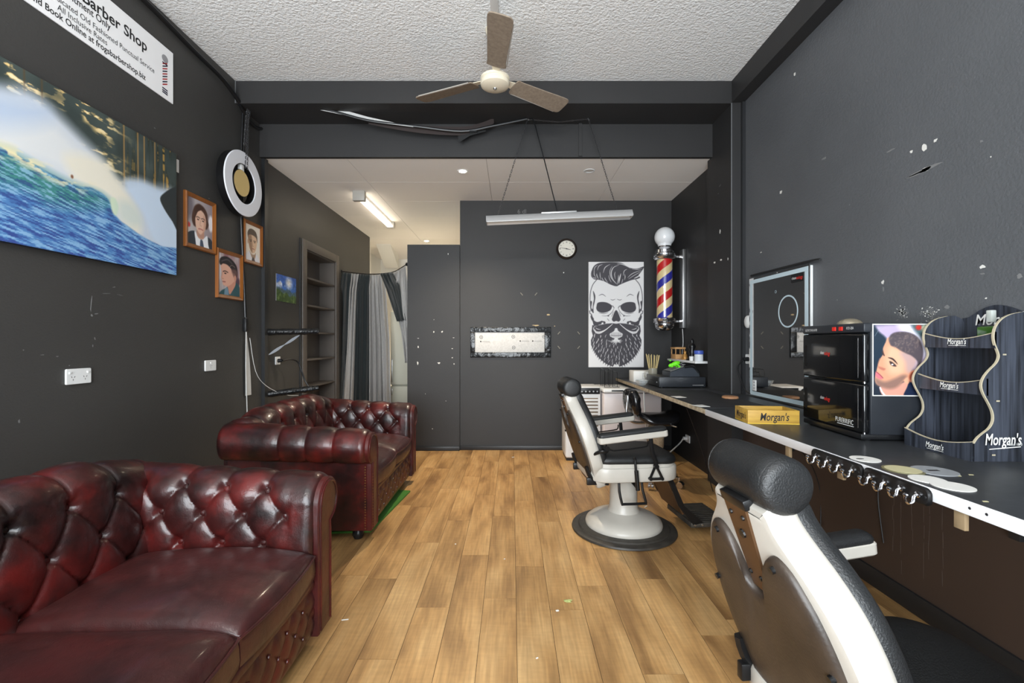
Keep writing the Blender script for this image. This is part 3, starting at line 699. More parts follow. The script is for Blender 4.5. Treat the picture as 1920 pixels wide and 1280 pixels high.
# shop sign
sg = empty('shop_sign', (LW, 2.2, 2.80)); tag(sg, 'long white shop sign with black lettering and small pole picture near ceiling', 'sign')
M_sign = mat('white_sign_board', (246, 246, 247), .45)
Ms = frame((0, -2.2, 0), (0, 1, 0), (0, 0, 1))
MB().box(.001, .006, 1.45-2.2, 2.972-2.2, 0, .33).build('board', M_sign, sg)
def sline(body, u0, u1, z, vs, bold=0, **k): text(body, M_ink, sg, Ms @ Matrix.Translation((0, z, .0062)), u0=u0, u1=u1, bold=bold, vsize=vs, **k)
sline('Barber Shop', 2.345, 2.758, .205, .085, .018)
sline('Appointment Only', 2.165, 2.508, .163, .053, .012)
sline('Dedicated Old Fashioned Punctual Service', 2.165, 2.815, .108, .042, .0)
sline('All Inclusive Rates', 2.215, 2.487, .067, .042, .0)
sline('and Book Online at frogsbarbershop.biz', 2.085, 2.748, .026, .046, .014)
M_red = mat('red_print', (176, 40, 40), .5); M_navy = mat('navy_print', (30, 34, 58), .5); M_grey = mat('grey_print', (150, 150, 154), .5)
Mp = Ms @ Matrix.Translation((2.872, .03, .0063))
pc = MB(); pc.prism([(.030+.026*math.cos(a), .222+.024*math.sin(a)) for a in np.linspace(0, 2*PI, 22)[:-1]], 0, .0004, Mp); pc.build('pole_globe_print', M_grey, sg, 0)
for i in range(9):
    z = .045+.0165*i
    MB().prism([(.010, z), (.050, z+.022), (.050, z+.030), (.010, z+.008)], 0, .0004, Mp).build('stripe', (M_red, M_navy)[i % 2], sg, 0)
for z in (.0, .012, .026, .188): MB().prism([(.008, z), (.052, z-.003), (.052, z+.006), (.008, z+.008)], 0, .0004, Mp).build('band', M_navy, sg, 0)
# big wave canvas
cvs = empty('wave_canvas', (LW, 2.26, 1.685)); tag(cvs, 'large canvas photograph of a breaking blue wave on left wall', 'picture')
Y0, Y1, Z0, Z1, TH = 1.55, 2.955, 1.680, 2.465, .04
M_canv = mat('dark_canvas_edge', (24, 30, 48), .7)
MB().box(.002, TH, Y0-2.26, Y1-2.26, Z0-1.685, Z1-1.685, .003).build('stretched_canvas', M_canv, cvs)
cw, chh = 420, 250
c = Cv(Y0, Y1, Z1, Z0, cw, chh, (52, 62, 60))
def wc(px, py): return wl(px, py, LW+TH)
def wcs(l): return [wc(*p) for p in l]
fa = fbm(chh, cw, 26, 40, 4, 3); fb = fbm(chh, cw, 9, 5, 3, 5); fv = fbm(chh, cw, 90, 3, 3, 9)
c.mix(np.clip((fb-.35)*3, 0, 1)*.6, (84, 96, 92))
c.mix(np.clip((fa-.53)*14, 0, 1)*np.clip((fb-.42)*8, 0, 1)*np.clip((2.62-c.X)*4, 0, 1), (244, 206, 132))
c.mix(np.clip((fa-.60)*14, 0, 1)*np.clip((fb-.48)*8, 0, 1)*np.clip((2.62-c.X)*4, 0, 1), (252, 236, 190))
c.mix(np.clip((fv-.50)*9, 0, 1)*np.clip((c.X-2.5)*6, 0, 1)*.8, (38, 44, 36))
c.mix(np.clip((fv-.58)*12, 0, 1)*np.clip((c.X-2.52)*6, 0, 1)*.75*np.clip((fa-.40)*8, 0, 1), (206, 158, 74))
for px in (232, 258, 270, 290, 45, 78): d = wc(px, 300)[0]; c.line([(d, Z1), (d+.004, 2.1)], .008, (196, 146, 78) if px > 200 else (90, 70, 44), .75, smooth=False)
spr = [(-150, 110), (0, 160), (50, 168), (100, 205), (150, 255), (185, 290), (212, 330), (232, 342), (262, 338), (290, 350), (308, 352), (323, 358), (345, 380), (345, 520), (-150, 520)]
c.poly(wcs(spr), (206, 214, 226), .04, alpha=.95)
c.poly(wcs([(-150, 170), (40, 190), (110, 240), (165, 290), (215, 345), (250, 400), (240, 420), (200, 395), (150, 345), (60, 300), (-150, 250)]), (222, 224, 224), .05, alpha=.9)
c.poly(wcs([(-150, 140), (0, 175), (90, 205), (60, 235), (-150, 220)]), (178, 196, 222), .05, alpha=.8)
c.poly(wcs([(120, 290), (190, 300), (230, 350), (262, 400), (262, 440), (235, 430), (205, 370), (150, 345)]), (232, 226, 208), .03, alpha=.9)
c.poly(wcs([(232, 342), (262, 338), (300, 355), (330, 372), (330, 470), (290, 452), (268, 400)]), (196, 214, 234), .02, alpha=.85)
c.poly(wcs([(300, 372), (310, 360), (324, 352), (340, 350), (340, 440), (323, 415), (308, 392)]), (44, 50, 52), .004)
water = [(-150, 262), (0, 280), (40, 296), (80, 318), (120, 338), (150, 350), (172, 352), (196, 366), (207, 382), (213, 398), (226, 414), (240, 424), (262, 440), (285, 453), (305, 462), (345, 476), (345, 560), (-150, 560)]
c.poly(wcs(water), (78, 128, 184), .005)
c.poly(wcs([(-150, 262), (0, 281), (40, 297), (80, 319), (120, 340), (150, 352), (190, 366), (205, 385), (150, 390), (90, 380), (40, 352), (-150, 320)]), (62, 132, 126), .04, alpha=.95)
wm = np.clip(.5-c.sd(crom2(wcs(water), 4))/.01, 0, 1)
# ripples run down and to the right across the face of the wave
sh = (c.X-Y0)*.42
yy = ((Z1-c.Y)/(Z1-Z0)); k = np.clip(((yy-.25*(c.X-Y0))*chh).astype(int) % chh, 0, chh-1)
st = fbm(chh, cw, 26, 125, 3, 11)
kk = np.clip(((yy*chh-(c.X-Y0)/(Y1-Y0)*chh*.34) % chh).astype(int), 0, chh-1); jj = np.tile(np.arange(cw), (chh, 1)); st = st[kk, jj]
c.mix(wm*np.clip((st-.53)*9, 0, 1)*.75, (150, 190, 222)); c.mix(wm*np.clip((.44-st)*10, 0, 1)*.7, (44, 66, 128))
c.mix(wm*np.clip((2.06-c.Y)*3-.3, 0, 1)*np.clip((.5-st)*6, 0, 1)*.5, (56, 66, 150))
cr = wcs([(0, 281), (40, 296), (80, 318), (120, 338), (150, 350), (172, 352), (196, 366)])
cd = np.abs(c.sd(crom2(wcs(water), 4))); c.mix(np.clip(1-cd/.05, 0, 1)*np.clip((fa-.45)*9, 0, 1)*np.clip((2.42-c.X)*5, 0, 1), (238, 226, 182))
c.poly(wcs([(207, 372), (216, 372), (222, 388), (218, 404), (210, 396)]), (206, 222, 196), .006)
c.poly(wcs([(222, 378), (245, 380), (262, 400), (266, 420), (252, 425), (236, 418), (224, 405)]), (176, 200, 204), .03, alpha=.45)
c.ell(*wc(135, 331), .007, .009, (130, 84, 60), .8)
c.mesh('canvas_print', frame((TH+.0006, Y0-2.26, Z0-1.685), (0, 1, 0), (0, 0, 1)), Y1-Y0, Z1-Z0, M_printm, cvs)
for px, w_, zz, d in ((262, .12, 2.400, 2.73), (315, .144, 2.372, 2.958)):
    o = MB().box(LW+.0002, LW+.0018 if px > 300 else LW+.0018, d-w_/2, d+w_/2, zz, zz+.085).build('wall_bracket_cover', M_wplastic)
    tag(o, 'white plastic cover plate peeking out %s the wave canvas' % ('above the top edge of' if px < 300 else 'behind the right corner of'), 'cover plate')

# three portraits in wooden frames
def picture(name, y0, y1, z0, z1, label, paint, bw=.030):
    r = empty(name, (LW, (y0+y1)/2, z0)); tag(r, label, 'picture frame', 'wooden portrait frames')
    hw, hh = (y1-y0)/2, z1-z0
    prof = [(0, .0), (.0, .016), (.006, .022), (.014, .018), (.022, .014), (.03, .012), (.03, 0)]
    for a, b in (((-hw, 0), (hw, 0)), ((hw, 0), (hw, hh)), ((hw, hh), (-hw, hh)), ((-hw, hh), (-hw, 0))):
        d = (Vector(b)-Vector(a)).normalized(); n = Vector((-d.y, d.x)); rings = []
        for e, sgn in ((Vector(a), 1), (Vector(b), -1)):
            rings.append([Vector((t+.001, (e+d*(sgn*i)+n*i).x, (e+d*(sgn*i)+n*i).y)) for i, t in prof])
        MB().loft(rings).build('frame_rail', M_wood, r)
    cv = Cv(0, 1, 0, 1, 90, 120, (200, 195, 195)); paint(cv)
    cv.mesh('photo_print', frame((.009, -hw+.028, .028), (0, 1, 0), (0, 0, 1)), 2*hw-.056, hh-.056, M_print, r)
    return r
SK, SKD = (226, 186, 164), (190, 140, 118)
def pa(c):
    c.mix(np.clip(c.X*1.0, 0, 1)*.6, (110, 92, 100)); c.ell(.93, .42, .10, .18, (236, 232, 236), .4); c.ell(.05, .2, .2, .3, (120, 112, 120), .8); c.ell(.05, .6, .06, .05, (200, 60, 60), .8)
    c.poly([(0, 1.05), (0, .80), (.25, .70), (.40, .78), (.62, .80), (.80, .74), (1, .82), (1, 1.05)], (52, 58, 66), .01)
    c.poly([(.28, .70), (.42, .78), (.62, .80), (.78, .72), (.82, .90), (.84, 1.05), (.40, 1.05), (.30, .86)], (238, 240, 244), .01)
    c.poly([(.20, .54), (.17, .44), (.20, .30), (.28, .16), (.40, .09), (.52, .08), (.68, .13), (.79, .24), (.80, .36), (.84, .46), (.79, .55), (.72, .58), (.30, .60)], (72, 46, 38), .02)
    for q in range(9): c.line([(.22+.07*q, .30-.17*math.sin(PI*(q+.5)/9)), (.25+.065*q, .34-.17*math.sin(PI*(q+.5)/9)), (.22+.068*q, .40-.14*math.sin(PI*(q+.5)/9))], .014, (112, 76, 60), .7)
    c.poly([(.30, .40), (.34, .26), (.50, .20), (.66, .26), (.73, .40), (.70, .58), (.60, .70), (.50, .735), (.40, .70), (.32, .58)], SK, .015)
    c.poly([(.36, .66), (.50, .74), (.64, .66), (.64, .80), (.50, .84), (.37, .78)], SKD, .015, alpha=.9)
    c.poly([(.62, .30), (.73, .40), (.70, .58), (.60, .70), (.64, .50)], SKD, .03, alpha=.7)
    c.poly([(.28, .42), (.28, .22), (.45, .12), (.62, .14), (.52, .20), (.40, .26), (.34, .34)], (64, 40, 34), .01)
    for x in (.41, .61): c.ell(x, .425, .045, .014, (70, 48, 44), .4); c.line([(x-.07, .385), (x, .37), (x+.07, .385)], .018, (60, 40, 36), .9)
    c.line([(.52, .42), (.49, .53), (.54, .545)], .014, SKD); c.line([(.43, .625), (.51, .615), (.60, .625)], .020, (168, 86, 84))
    c.poly([(.50, .86), (.58, .85), (.62, .92), (.64, 1.05), (.50, 1.05)], (70, 82, 100), .01)
def pb(c):
    c.mix(np.ones(c.X.shape), (238, 228, 214))
    c.poly([(0, 1.05), (.02, .88), (.25, .74), (.40, .82), (.60, .82), (.78, .78), (.95, .92), (1, 1.05)], (232, 230, 232), .01)
    c.poly([(.26, .72), (.40, .80), (.60, .80), (.70, .74), (.64, .90), (.46, .92)], (170, 140, 116), .02)
    c.poly([(.16, .36), (.14, .24), (.26, .13), (.48, .10), (.70, .15), (.80, .28), (.80, .44), (.72, .34), (.46, .30), (.24, .32), (.22, .44)], (84, 68, 58), .012)
    c.poly([(.20, .38), (.24, .30), (.48, .27), (.72, .31), (.77, .42), (.74, .58), (.64, .72), (.50, .77), (.38, .74), (.26, .62)], (224, 188, 156), .012)
    c.poly([(.20, .38), (.24, .30), (.40, .29), (.44, .50), (.46, .75), (.38, .74), (.26, .62)], (150, 116, 92), .03, alpha=.85)
    c.ell(.17, .48, .035, .07, (188, 150, 124), .3)
    for x in (.36, .62): c.ell(x, .455, .05, .014, (66, 48, 42), .5); c.line([(x-.08, .42), (x+.07, .415)], .02, (70, 54, 46), .9, smooth=False)
    c.line([(.50, .45), (.48, .56), (.53, .575)], .014, (150, 110, 90)); c.line([(.42, .655), (.50, .645), (.60, .655)], .020, (150, 92, 84))
    c.poly([(.46, .90), (.58, .90), (.66, 1.05), (.42, 1.05)], (96, 84, 80), .01)
def pc_(c):
    c.mix(np.clip(fbm(c.h, c.w, 6, 2, 2, 4)*2-.6, 0, 1), (150, 110, 116)); c.ell(.04, .3, .08, .4, (226, 220, 226), .5); c.ell(.9, .62, .10, .10, (96, 74, 86), .6)
    c.poly([(.06, 1.05), (.10, .92), (.30, .84), (.42, .80), (.52, .92), (.74, .66), (.98, .74), (1.05, 1.05)], (56, 92, 98), .012)
    c.poly([(.40, .70), (.72, .58), (.78, .70), (.62, .88), (.50, .97), (.44, .86)], (212, 150, 128), .012)
    c.poly([(.10, .30), (.30, .22), (.62, .26), (.80, .38), (.80, .56), (.66, .66), (.52, .74), (.36, .78), (.20, .76), (.17, .68), (.11, .60), (.14, .50), (.12, .40)], (228, 176, 154), .012)
    c.poly([(.04, .24), (.10, .12), (.34, .06), (.60, .10), (.82, .22), (.88, .38), (.84, .52), (.76, .44), (.66, .42), (.58, .34), (.40, .26), (.20, .25), (.10, .30)], (40, 36, 42), .012)
    c.poly([(.58, .34), (.84, .34), (.84, .52), (.78, .58), (.66, .48)], (120, 88, 84), .03, alpha=.8)
    c.line([(.14, .20), (.40, .13), (.62, .20)], .03, (110, 104, 112), .7); c.line([(.5, .3), (.6, .24), (.75, .27)], .012, (220, 190, 180), .8)
    c.ell(.76, .55, .055, .075, (214, 156, 134), .3); c.ell(.30, .475, .05, .016, (60, 40, 40), .5); c.line([(.20, .44), (.30, .42), (.42, .44)], .022, (50, 36, 36), .95)
    c.line([(.18, .46), (.14, .60), (.22, .61)], .014, SKD); c.line([(.18, .685), (.30, .68)], .022, (160, 86, 84), smooth=False)
    c.poly([(.28, .86), (.40, .82), (.46, .96), (.40, 1.05), (.26, 1.05)], (120, 150, 168), .012)
picture('portrait_frame', 3.07, 3.385, 1.895, 2.275, 'oak framed portrait of long wavy-haired man in suit, biggest and nearest the canvas', pa)
picture('portrait_frame', 3.40, 3.725, 1.580, 1.955, 'oak framed portrait of man in profile with slicked quiff, lowest of three', pc_)
picture('portrait_frame', 3.745, 4.02, 1.905, 2.265, 'oak framed pale portrait of short-haired man, hanging right below the ring light', pb)

# mountain postcard beyond the strip
pcx = empty('mountain_print', (LW, 4.47, 1.635)); tag(pcx, 'small unframed mountain landscape print with blue sky beside the bookcase', 'picture')
MB().box(.001, .005, -.195, .195, 0, .255).build('print_board', M_grey, pcx)
c = Cv(0, 1, 0, 1, 70, 50, (72, 120, 196)); f1 = fbm(50, 70, 6, 5, 4, 21)
c.mix(np.clip(1-c.Y*1.7, 0, 1)*.6, (50, 82, 170)); c.mix(np.clip((f1-.52)*6, 0, 1)*np.clip(1-abs(c.Y-.3)*3, 0, 1), (238, 240, 246)); c.ell(.62, .25, .14, .2, (250, 250, 250), 1.4)
c.poly([(-.1, .55), (.15, .48), (.4, .55), (.62, .50), (.8, .60), (1.1, .56), (1.1, 1.1), (-.1, 1.1)], (88, 112, 124), .03)
c.poly([(-.1, .62), (.12, .56), (.35, .70), (.5, .62), (.65, .78), (.85, .70), (1.1, .80), (1.1, 1.1), (-.1, 1.1)], (74, 98, 56), .02)
c.mix(np.clip((fbm(50, 70, 16, 9, 3, 8)-.5)*6, 0, 1)*np.clip((c.Y-.6)*6, 0, 1)*.7, (130, 150, 90)); c.grain(.25, 20, 16, 3)
c.mesh('mountain_photo', frame((.0056, -.195, 0), (0, 1, 0), (0, 0, 1)), .39, .255, M_print, pcx)

# ring light with round mirror, hung on chains
def chain(mb, pts, pitch=.016, r=.0016, w_=.005):
    pts = [Vector(p) for p in pts]; k = 0
    for a, b in zip(pts[:-1], pts[1:]):
        d = b-a; n = max(1, int(d.length/pitch)); t = d.normalized(); s1 = t.cross(Vector((0, 0, 1)) if abs(t.z) < .9 else Vector((0, 1, 0))).normalized(); s2 = t.cross(s1)
        for i in range(n):
            c_ = a+d*((i+.5)/n); s = s1 if k % 2 else s2; k += 1; h = pitch*.66
            L_ = [c_+t*h*math.cos(q)+s*w_*math.sin(q) for q in np.linspace(0, 2*PI, 9)[:-1]]; L_.append(L_[0])
            mb.tube(L_, r, 4, 1)
    return mb
rg = empty('ring_light', (LW+.04, 3.60, 2.245)); tag(rg, 'black and white ring light with round gold mirror hanging on chains', 'ring light')
Mr = frame((.0, 0, .25), (0, 1, 0), (0, 0, 1))
M_ringw = mat('white_diffuser', (226, 228, 234), .45)
MB().lathe([(.155, .0), (.25, .0), (.252, .01), (.252, .055), (.249, .058), (.247, .056), (.160, .056), (.155, .058), (.152, .055), (.152, .01), (.155, 0)], 72, Mr, cap=False).build('ring_housing', M_blackmetal, rg)
MB().lathe([(.154, .054), (.154, .061), (.157, .064), (.248, .064), (.2515, .061), (.2515, .054)], 72, Mr, cap=False).build('diffuser_ring', M_ringw, rg)
Mm = Mr @ Matrix.Translation((-.02, .0, 0))
MB().lathe([(.10, .018), (.106, .022), (.106, .05), (.103, .054)], 48, Mm).build('mirror_body', M_blackmetal, rg)
M_gold = mat('gold_tinted_mirror', (222, 196, 132), .30, .35)
MB().lathe([(.101, .054), (.101, .0565), (.001, .0567)], 48, Mm).build('mirror', M_gold, rg)
MB().box(-.02, .02, .10, .17, .02, .05, .004, M=Mr).build('mirror_clip', M_wplastic, rg)
MB().tube([Mr @ Vector((-.01, .03, .02)), Mr @ Vector((-.01, -.15, .02))], .006, 8, 1).build('mirror_arm', M_blackmetal, rg)
ch = MB(); tp = Vector((.05, .08, .875))
for e in ((.0, .10), (.03, .16)):
    chain(ch, [tp, Mr @ Vector((e[0]+.0, .150, .068)), Mr @ Vector((e[0], .12, .07))], .018)
chain(ch, [tp+Vector((0, -.02, 0)), Vector((.03, .05, .58)), Vector((.03, .07, .58)), tp+Vector((0, .02, 0))], .018)
stuff(ch.build('chain', M_chain, rg))

# sockets
def outlet(name, x, y, w_, h_, parentM, label, double=True, plug=None):
    r = empty(name); r.matrix_world = parentM @ Matrix.Translation((x, y, 0)); tag(r, label, 'power outlet')
    pts = rrect(-w_/2, w_/2, -h_/2, h_/2, .006, 3)
    MB().prism(pts, .0005, .010, inset=.002).build('face_plate', M_wplastic, r)
    for i in ((-1, 1) if double else (0,)):
        for a_, (ux, uy) in ((.5, (-.008, .004)), (-.5, (.008, .004)), (0, (0, -.010))):
            Mx = Matrix.Translation((i*w_*.24+ux, uy-.006, .0101)) @ Matrix.Rotation(a_, 4, 'Z')
            MB().box(-.0012, .0012, -.004, .004, 0, .0004, M=Mx).build('slot', M_bplastic, r, 0)
        MB().box(i*w_*.36-.006, i*w_*.36+.006, .014, .024, .0095, .014, .001).build('switch', M_wplastic, r)
    return r
y, z = wl(145, 705); outlet('wall_outlet', y, z, .135, .078, ML, 'white double power outlet on bare left wall below the wave canvas')
y, z = wl(393, 685); outlet('wall_outlet', y, z, .120, .078, ML, 'white wall plate low on left wall behind the further sofa', False)
so = outlet('wall_outlet', 4.30, wl(518, 676)[1], .085, .075, ML, 'white power outlet with black plug between strip and bookcase', False)
pg = MB(); pg.cyl((0, 0, .008), (0, 0, .05), .020, 14, .014); pg.build('plug', M_bplastic, so)

# black hanging cables at the strip
cb = MB()
cb.tube([(LW+.02, 3.72, 3.14), (LW+.015, 3.70, 2.7), (LW+.015, 3.70, 2.3), (LW+.015, 3.72, 2.0), (LW+.015, 3.745, 1.7), (LW+.015, 3.76, 1.45)], .008, 8, 4)
cb.tube([(LW+.03, 3.74, 3.14), (LW+.012, 3.73, 2.6), (LW+.012, 3.725, 2.2), (LW+.012, 3.745, 1.8), (LW+.012, 3.775, 1.5), (LW+.012, 3.78, 1.35)], .006, 8, 4)
o = cb.build('hanging_cable', M_cable); tag(o, 'black cable bundle running down left wall behind the portraits', 'cable')
o = MB().box(LW+.002, LW+.03, 3.745, 3.785, 1.33, 1.44, .005).build('cable_connector', M_cable); tag(o, 'black taped cable connector below the portrait frames', 'connector')
st_ = MB(); st_.loft([[(LW+.012, 3.775+a_, z_), (LW+.014, 3.775+b_, z_)] for z_, a_, b_ in ((1.36, -.004, .006), (1.25, -.004, .02), (1.1, -.006, .05), (.95, -.008, .066), (.80, -.010, .075))], cap=False, closed=False)
o = st_.build('torn_strip', M_wcable); tag(o, 'pale torn plastic strip dangling from the taped connector', 'strip')
o = MB().tube([(LW+.02, 3.765, 1.33), (LW+.02, 3.76, 1.05), (LW+.018, 3.775, .8), (LW+.02, 3.79, .45)], .004, 6, 4).build('wall_lead', M_wcable); tag(o, 'thin white cord hanging down left wall beside the torn strip', 'cord')
o = MB().tube([(LW+.03, 3.80, 1.28), (LW+.05, 3.85, 1.0), (LW+.06, 4.0, .86), (LW+.12, 4.2, .76), (LW+.2, 4.3, .74)], .0025, 6, 4).build('thin_wire', M_wcable); tag(o, 'thin grey wire drooping from wall to the lower wrapped pole', 'wire')

# cable along the wall top and under the beam
o = MB().tube([(LW+.02, 1.2, ZC-.03), (LW+.02, 2.2, ZC-.04), (LW+.02, 2.75, ZC-.05), (LW+.02, 3.15, ZC-.08), (LW+.025, 3.45, 3.24), (LW+.03, 3.66, 3.17)], .016, 8, 5).build('ceiling_cable', M_cable); tag(o, 'thick black cable clipped along the top of left wall', 'cable')
o = MB().tube([(LW+.03, 3.66, 3.15), (LW+.025, 3.78, 3.10), (LW+.02, 3.90, 3.09), (LW+.02, 4.0, 3.12)], .012, 8, 5).build('looped_cable', M_cable); tag(o, 'short black cable sagging under the beam at left wall', 'cable')

# wrapped poles on a slotted strip
M_wrap = mat('black_plastic_wrap', (20, 22, 24), .28, bump=(40, .9, .01))
for i, (z0_, z1_, lab) in enumerate(((1.335, 1.345, 'upper'), (.775, .81, 'lower'))):
    a = Vector((LW+.02, 4.10, z0_)); b = Vector((-1.83, 4.30, z1_))
    mb = MB(); n = 14; rs = random.Random(i)
    rings = []; d = (b-a).normalized(); s1 = d.cross(Vector((0, 0, 1))).normalized(); s2 = s1.cross(d)
    for q in range(n+1):
        rr = .029*rs.uniform(.88, 1.12); c_ = a.lerp(b, q/n)
        rings.append([c_+s1*rr*math.cos(t)+s2*rr*math.sin(t) for t in np.linspace(0, 2*PI, 15)[:-1]])
    mb.loft(rings); r = mb.build('wrapped_pole', M_wrap)
    tag(r, lab+' of two black plastic-wrapped poles sticking out from left wall', 'pole', 'wrapped poles')
sb = MB(); sb.box(LW, LW+.006, 4.105, 4.13, 1.02, 1.32); sb.box(LW, LW+.006, 4.105, 4.13, .45, .76)
o = stuff(sb.build('slotted_strip', mat('cream_metal_strip', (190, 180, 158), .5), wall_left))
o = MB()
tw = []
for q in range(21):
    t = q/20; c_ = Vector((LW+.02, 4.11, 1.13)).lerp(Vector((-1.98, 4.24, 1.31)), t); wv_ = (.003+.011*abs(math.sin(PI*2*t)))
    tw.append([c_+Vector((0, 0, wv_)), c_+Vector((.002, .002, -wv_))])
o.loft(tw, cap=False, closed=False); o = o.build('twisted_ribbon', mat('grey_plastic_ribbon', (128, 132, 138), .4)); tag(o, 'twisted grey plastic ribbon tied from wall strip to upper pole', 'ribbon')
zz = wl(518, 676)[1]
o = MB(); o.tube([(LW+.055, 4.30, zz), (LW+.10, 4.36, zz+.01), (LW+.14, 4.42, zz-.02), (LW+.17, 4.44, zz-.12), (LW+.20, 4.46, zz-.22), (LW+.27, 4.46, zz-.32)], .008, 8, 4)
o = o.build('power_cord', M_cable); tag(o, 'black power cord drooping from plug towards lower wrapped pole', 'cord')

# recessed bookcase
M_shelf = mat('warm_grey_shelf_paint', (90, 84, 79), .5); M_shelfd = mat('warm_grey_back_panel', (84, 79, 76), .55)
bk = empty('bookcase', (LW, 5.29, 0)); tag(bk, 'tall grey bookcase with empty shelves recessed into left wall', 'bookcase')
def bkbox(name, *a, m=M_shelf, **k): MB().box(*a, **k).build(name, m, bk)
bkbox('back_panel', -.20, -.185, -.40, .405, .08, 2.25, m=M_shelfd)
bkbox('side_panel', -.185, .0, -.415, -.395, .08, 2.25); bkbox('side_panel', -.185, .0, .393, .413, .08, 2.25); bkbox('top_panel', -.185, 0, -.395, .393, 2.228, 2.25)
bkbox('casing', 0, .022, -.505, -.405, 0, 2.335, bev=.003); bkbox('casing', 0, .022, .405, .50, 0, 2.335, bev=.003); bkbox('casing', 0, .0221, -.405, .405, 2.24, 2.335, bev=.003)
bkbox('back_edge', .0005, .012, -.54, -.505, 0, 2.335, m=M_trim)
for zz in (1.95, 1.653, 1.356, 1.06, .763, .466, .17): bkbox('shelf', -.185, .004, -.395, .393, zz-.020, zz, bev=.002)
# ------------------------------------------------------------------ back wall: clock, skull poster, patched panel
BK = 5.25
ck = empty('wall_clock', (P(1062, 467, BK).x, BK, P(1062, 467, BK).z)); tag(ck, 'small round wall clock with dark rim and white face', 'clock')
Mc = frame((0, 0, 0), (1, 0, 0), (0, 0, 1))
M_rim = mat('dark_brown_clock_rim', (40, 32, 28), .35); M_face = mat('cream_clock_face', (224, 220, 208), .5)
MB().lathe([(.115, .0), (.120, .012), (.116, .030), (.104, .040), (.096, .036), (.094, .020)], 48, Mc, cap=False).build('rim', M_rim, ck)
MB().lathe([(.001, .0), (.096, .0), (.096, .022), (.001, .022)], 48, Mc).build('face', M_face, ck)
for i in range(12):
    Mx = Mc @ Matrix.Rotation(-2*PI*i/12, 4, 'Z') @ Matrix.Translation((0, .076, .0222))
    n = 2 if i % 3 == 0 else 1
    for q in range(n): MB().box(-.002+(q-.5*(n-1))*.008, .002+(q-.5*(n-1))*.008, -.009, .009, 0, .0006, M=Mx).build('hour_mark', M_ink, ck, 0)
for ang, L_, w_ in ((100+4, .050, .005), (-73+360-180, .0, 0), (285-4, .078, .0035)):
    if L_: MB().prism([(-w_, -.012), (w_, -.012), (w_*.3, L_), (-w_*.3, L_)], .0235, .0245, Mc @ Matrix.Rotation(-math.radians(ang), 4, 'Z')).build('clock_hand', M_ink, ck, 0)
MB().lathe([(.006, .022), (.006, .026)], 12, Mc).build('hub', M_ink, ck)

x0, x1, z0, z1 = P(1103, 0, BK).x, P(1206, 0, BK).x, P(0, 688, BK).z, P(0, 491.5, BK).z
sk = empty('skull_poster', ((x0+x1)/2, BK, z0)); tag(sk, 'tall black and white canvas of a bearded skull with quiff', 'poster')
MB().box(x0-(x0+x1)/2, x1-(x0+x1)/2, -.022, -.001, 0, z1-z0, .002).build('canvas_board', mat('white_canvas', (222, 221, 220), .6), sk)
c = Cv(50, 670, 47, 1237, 190, 365, (222, 221, 221)); K = (62, 60, 66); W_ = (222, 221, 221)
def sym(pts): return [(720-x, y) for x, y in pts]
def both(fn, pts, *a, **k): fn(pts, *a, **k); fn(sym(pts), *a, **k)
# quiff
c.poly([(85, 150), (110, 95), (160, 62), (230, 52), (330, 50), (420, 60), (480, 95), (530, 118), (600, 122), (672, 100), (640, 160), (610, 200), (630, 222), (590, 242), (540, 250), (470, 275), (400, 305), (362, 322), (300, 305), (230, 268), (170, 250), (120, 240), (85, 205)], K)
for pts, w_ in (([(370, 300), (320, 240), (305, 170), (330, 110), (390, 82)], 9), ([(355, 290), (300, 220), (290, 150), (315, 95)], 6), ([(390, 290), (400, 230), (412, 180)], 12), ([(372, 300), (385, 240), (385, 195)], 8), ([(350, 240), (342, 190), (350, 160)], 6),
    ([(215, 170), (235, 110), (290, 75)], 7), ([(150, 140), (165, 95), (205, 75)], 6), ([(110, 160), (120, 110), (150, 85)], 6), ([(130, 220), (112, 185), (115, 150)], 6), ([(185, 245), (180, 205), (178, 165)], 6), ([(160, 240), (145, 205), (140, 180)], 7), ([(265, 280), (240, 245), (232, 225)], 6),
    ([(225, 265), (205, 240), (200, 225)], 6), ([(455, 250), (460, 215), (455, 185)], 6), ([(440, 200), (450, 150), (480, 130)], 6), ([(490, 225), (540, 180), (640, 140)], 6), ([(500, 240), (560, 200), (650, 150)], 5), ([(520, 120), (470, 90), (420, 72), (370, 70)], 8), ([(540, 128), (600, 132), (650, 118)], 5), ([(560, 235), (600, 215), (625, 200)], 12), ([(305, 275), (285, 240), (275, 200)], 5), ([(420, 290), (430, 262), (435, 240)], 5), ([(100, 225), (135, 232)], 5)):
    c.line(pts, w_, W_, taper=len(pts) > 2)
c.line([(80, 205), (110, 240), (150, 245)], 5, K); c.line([(85, 150), (78, 190), (92, 225)], 4, K)
# cranium outline and temples
both(c.line, [(140, 250), (100, 300), (75, 370), (66, 450), (70, 540), (78, 600)], 7, K)
both(c.poly, [(100, 375), (125, 430), (118, 500), (104, 560), (106, 625), (84, 600), (72, 540), (72, 490), (88, 500), (80, 560), (94, 580), (100, 520), (110, 460)], K)
both(c.line, [(165, 428), (205, 413), (242, 438)], 6, K, taper=True); both(c.line, [(298, 470), (320, 478), (350, 468)], 5, K, taper=True)
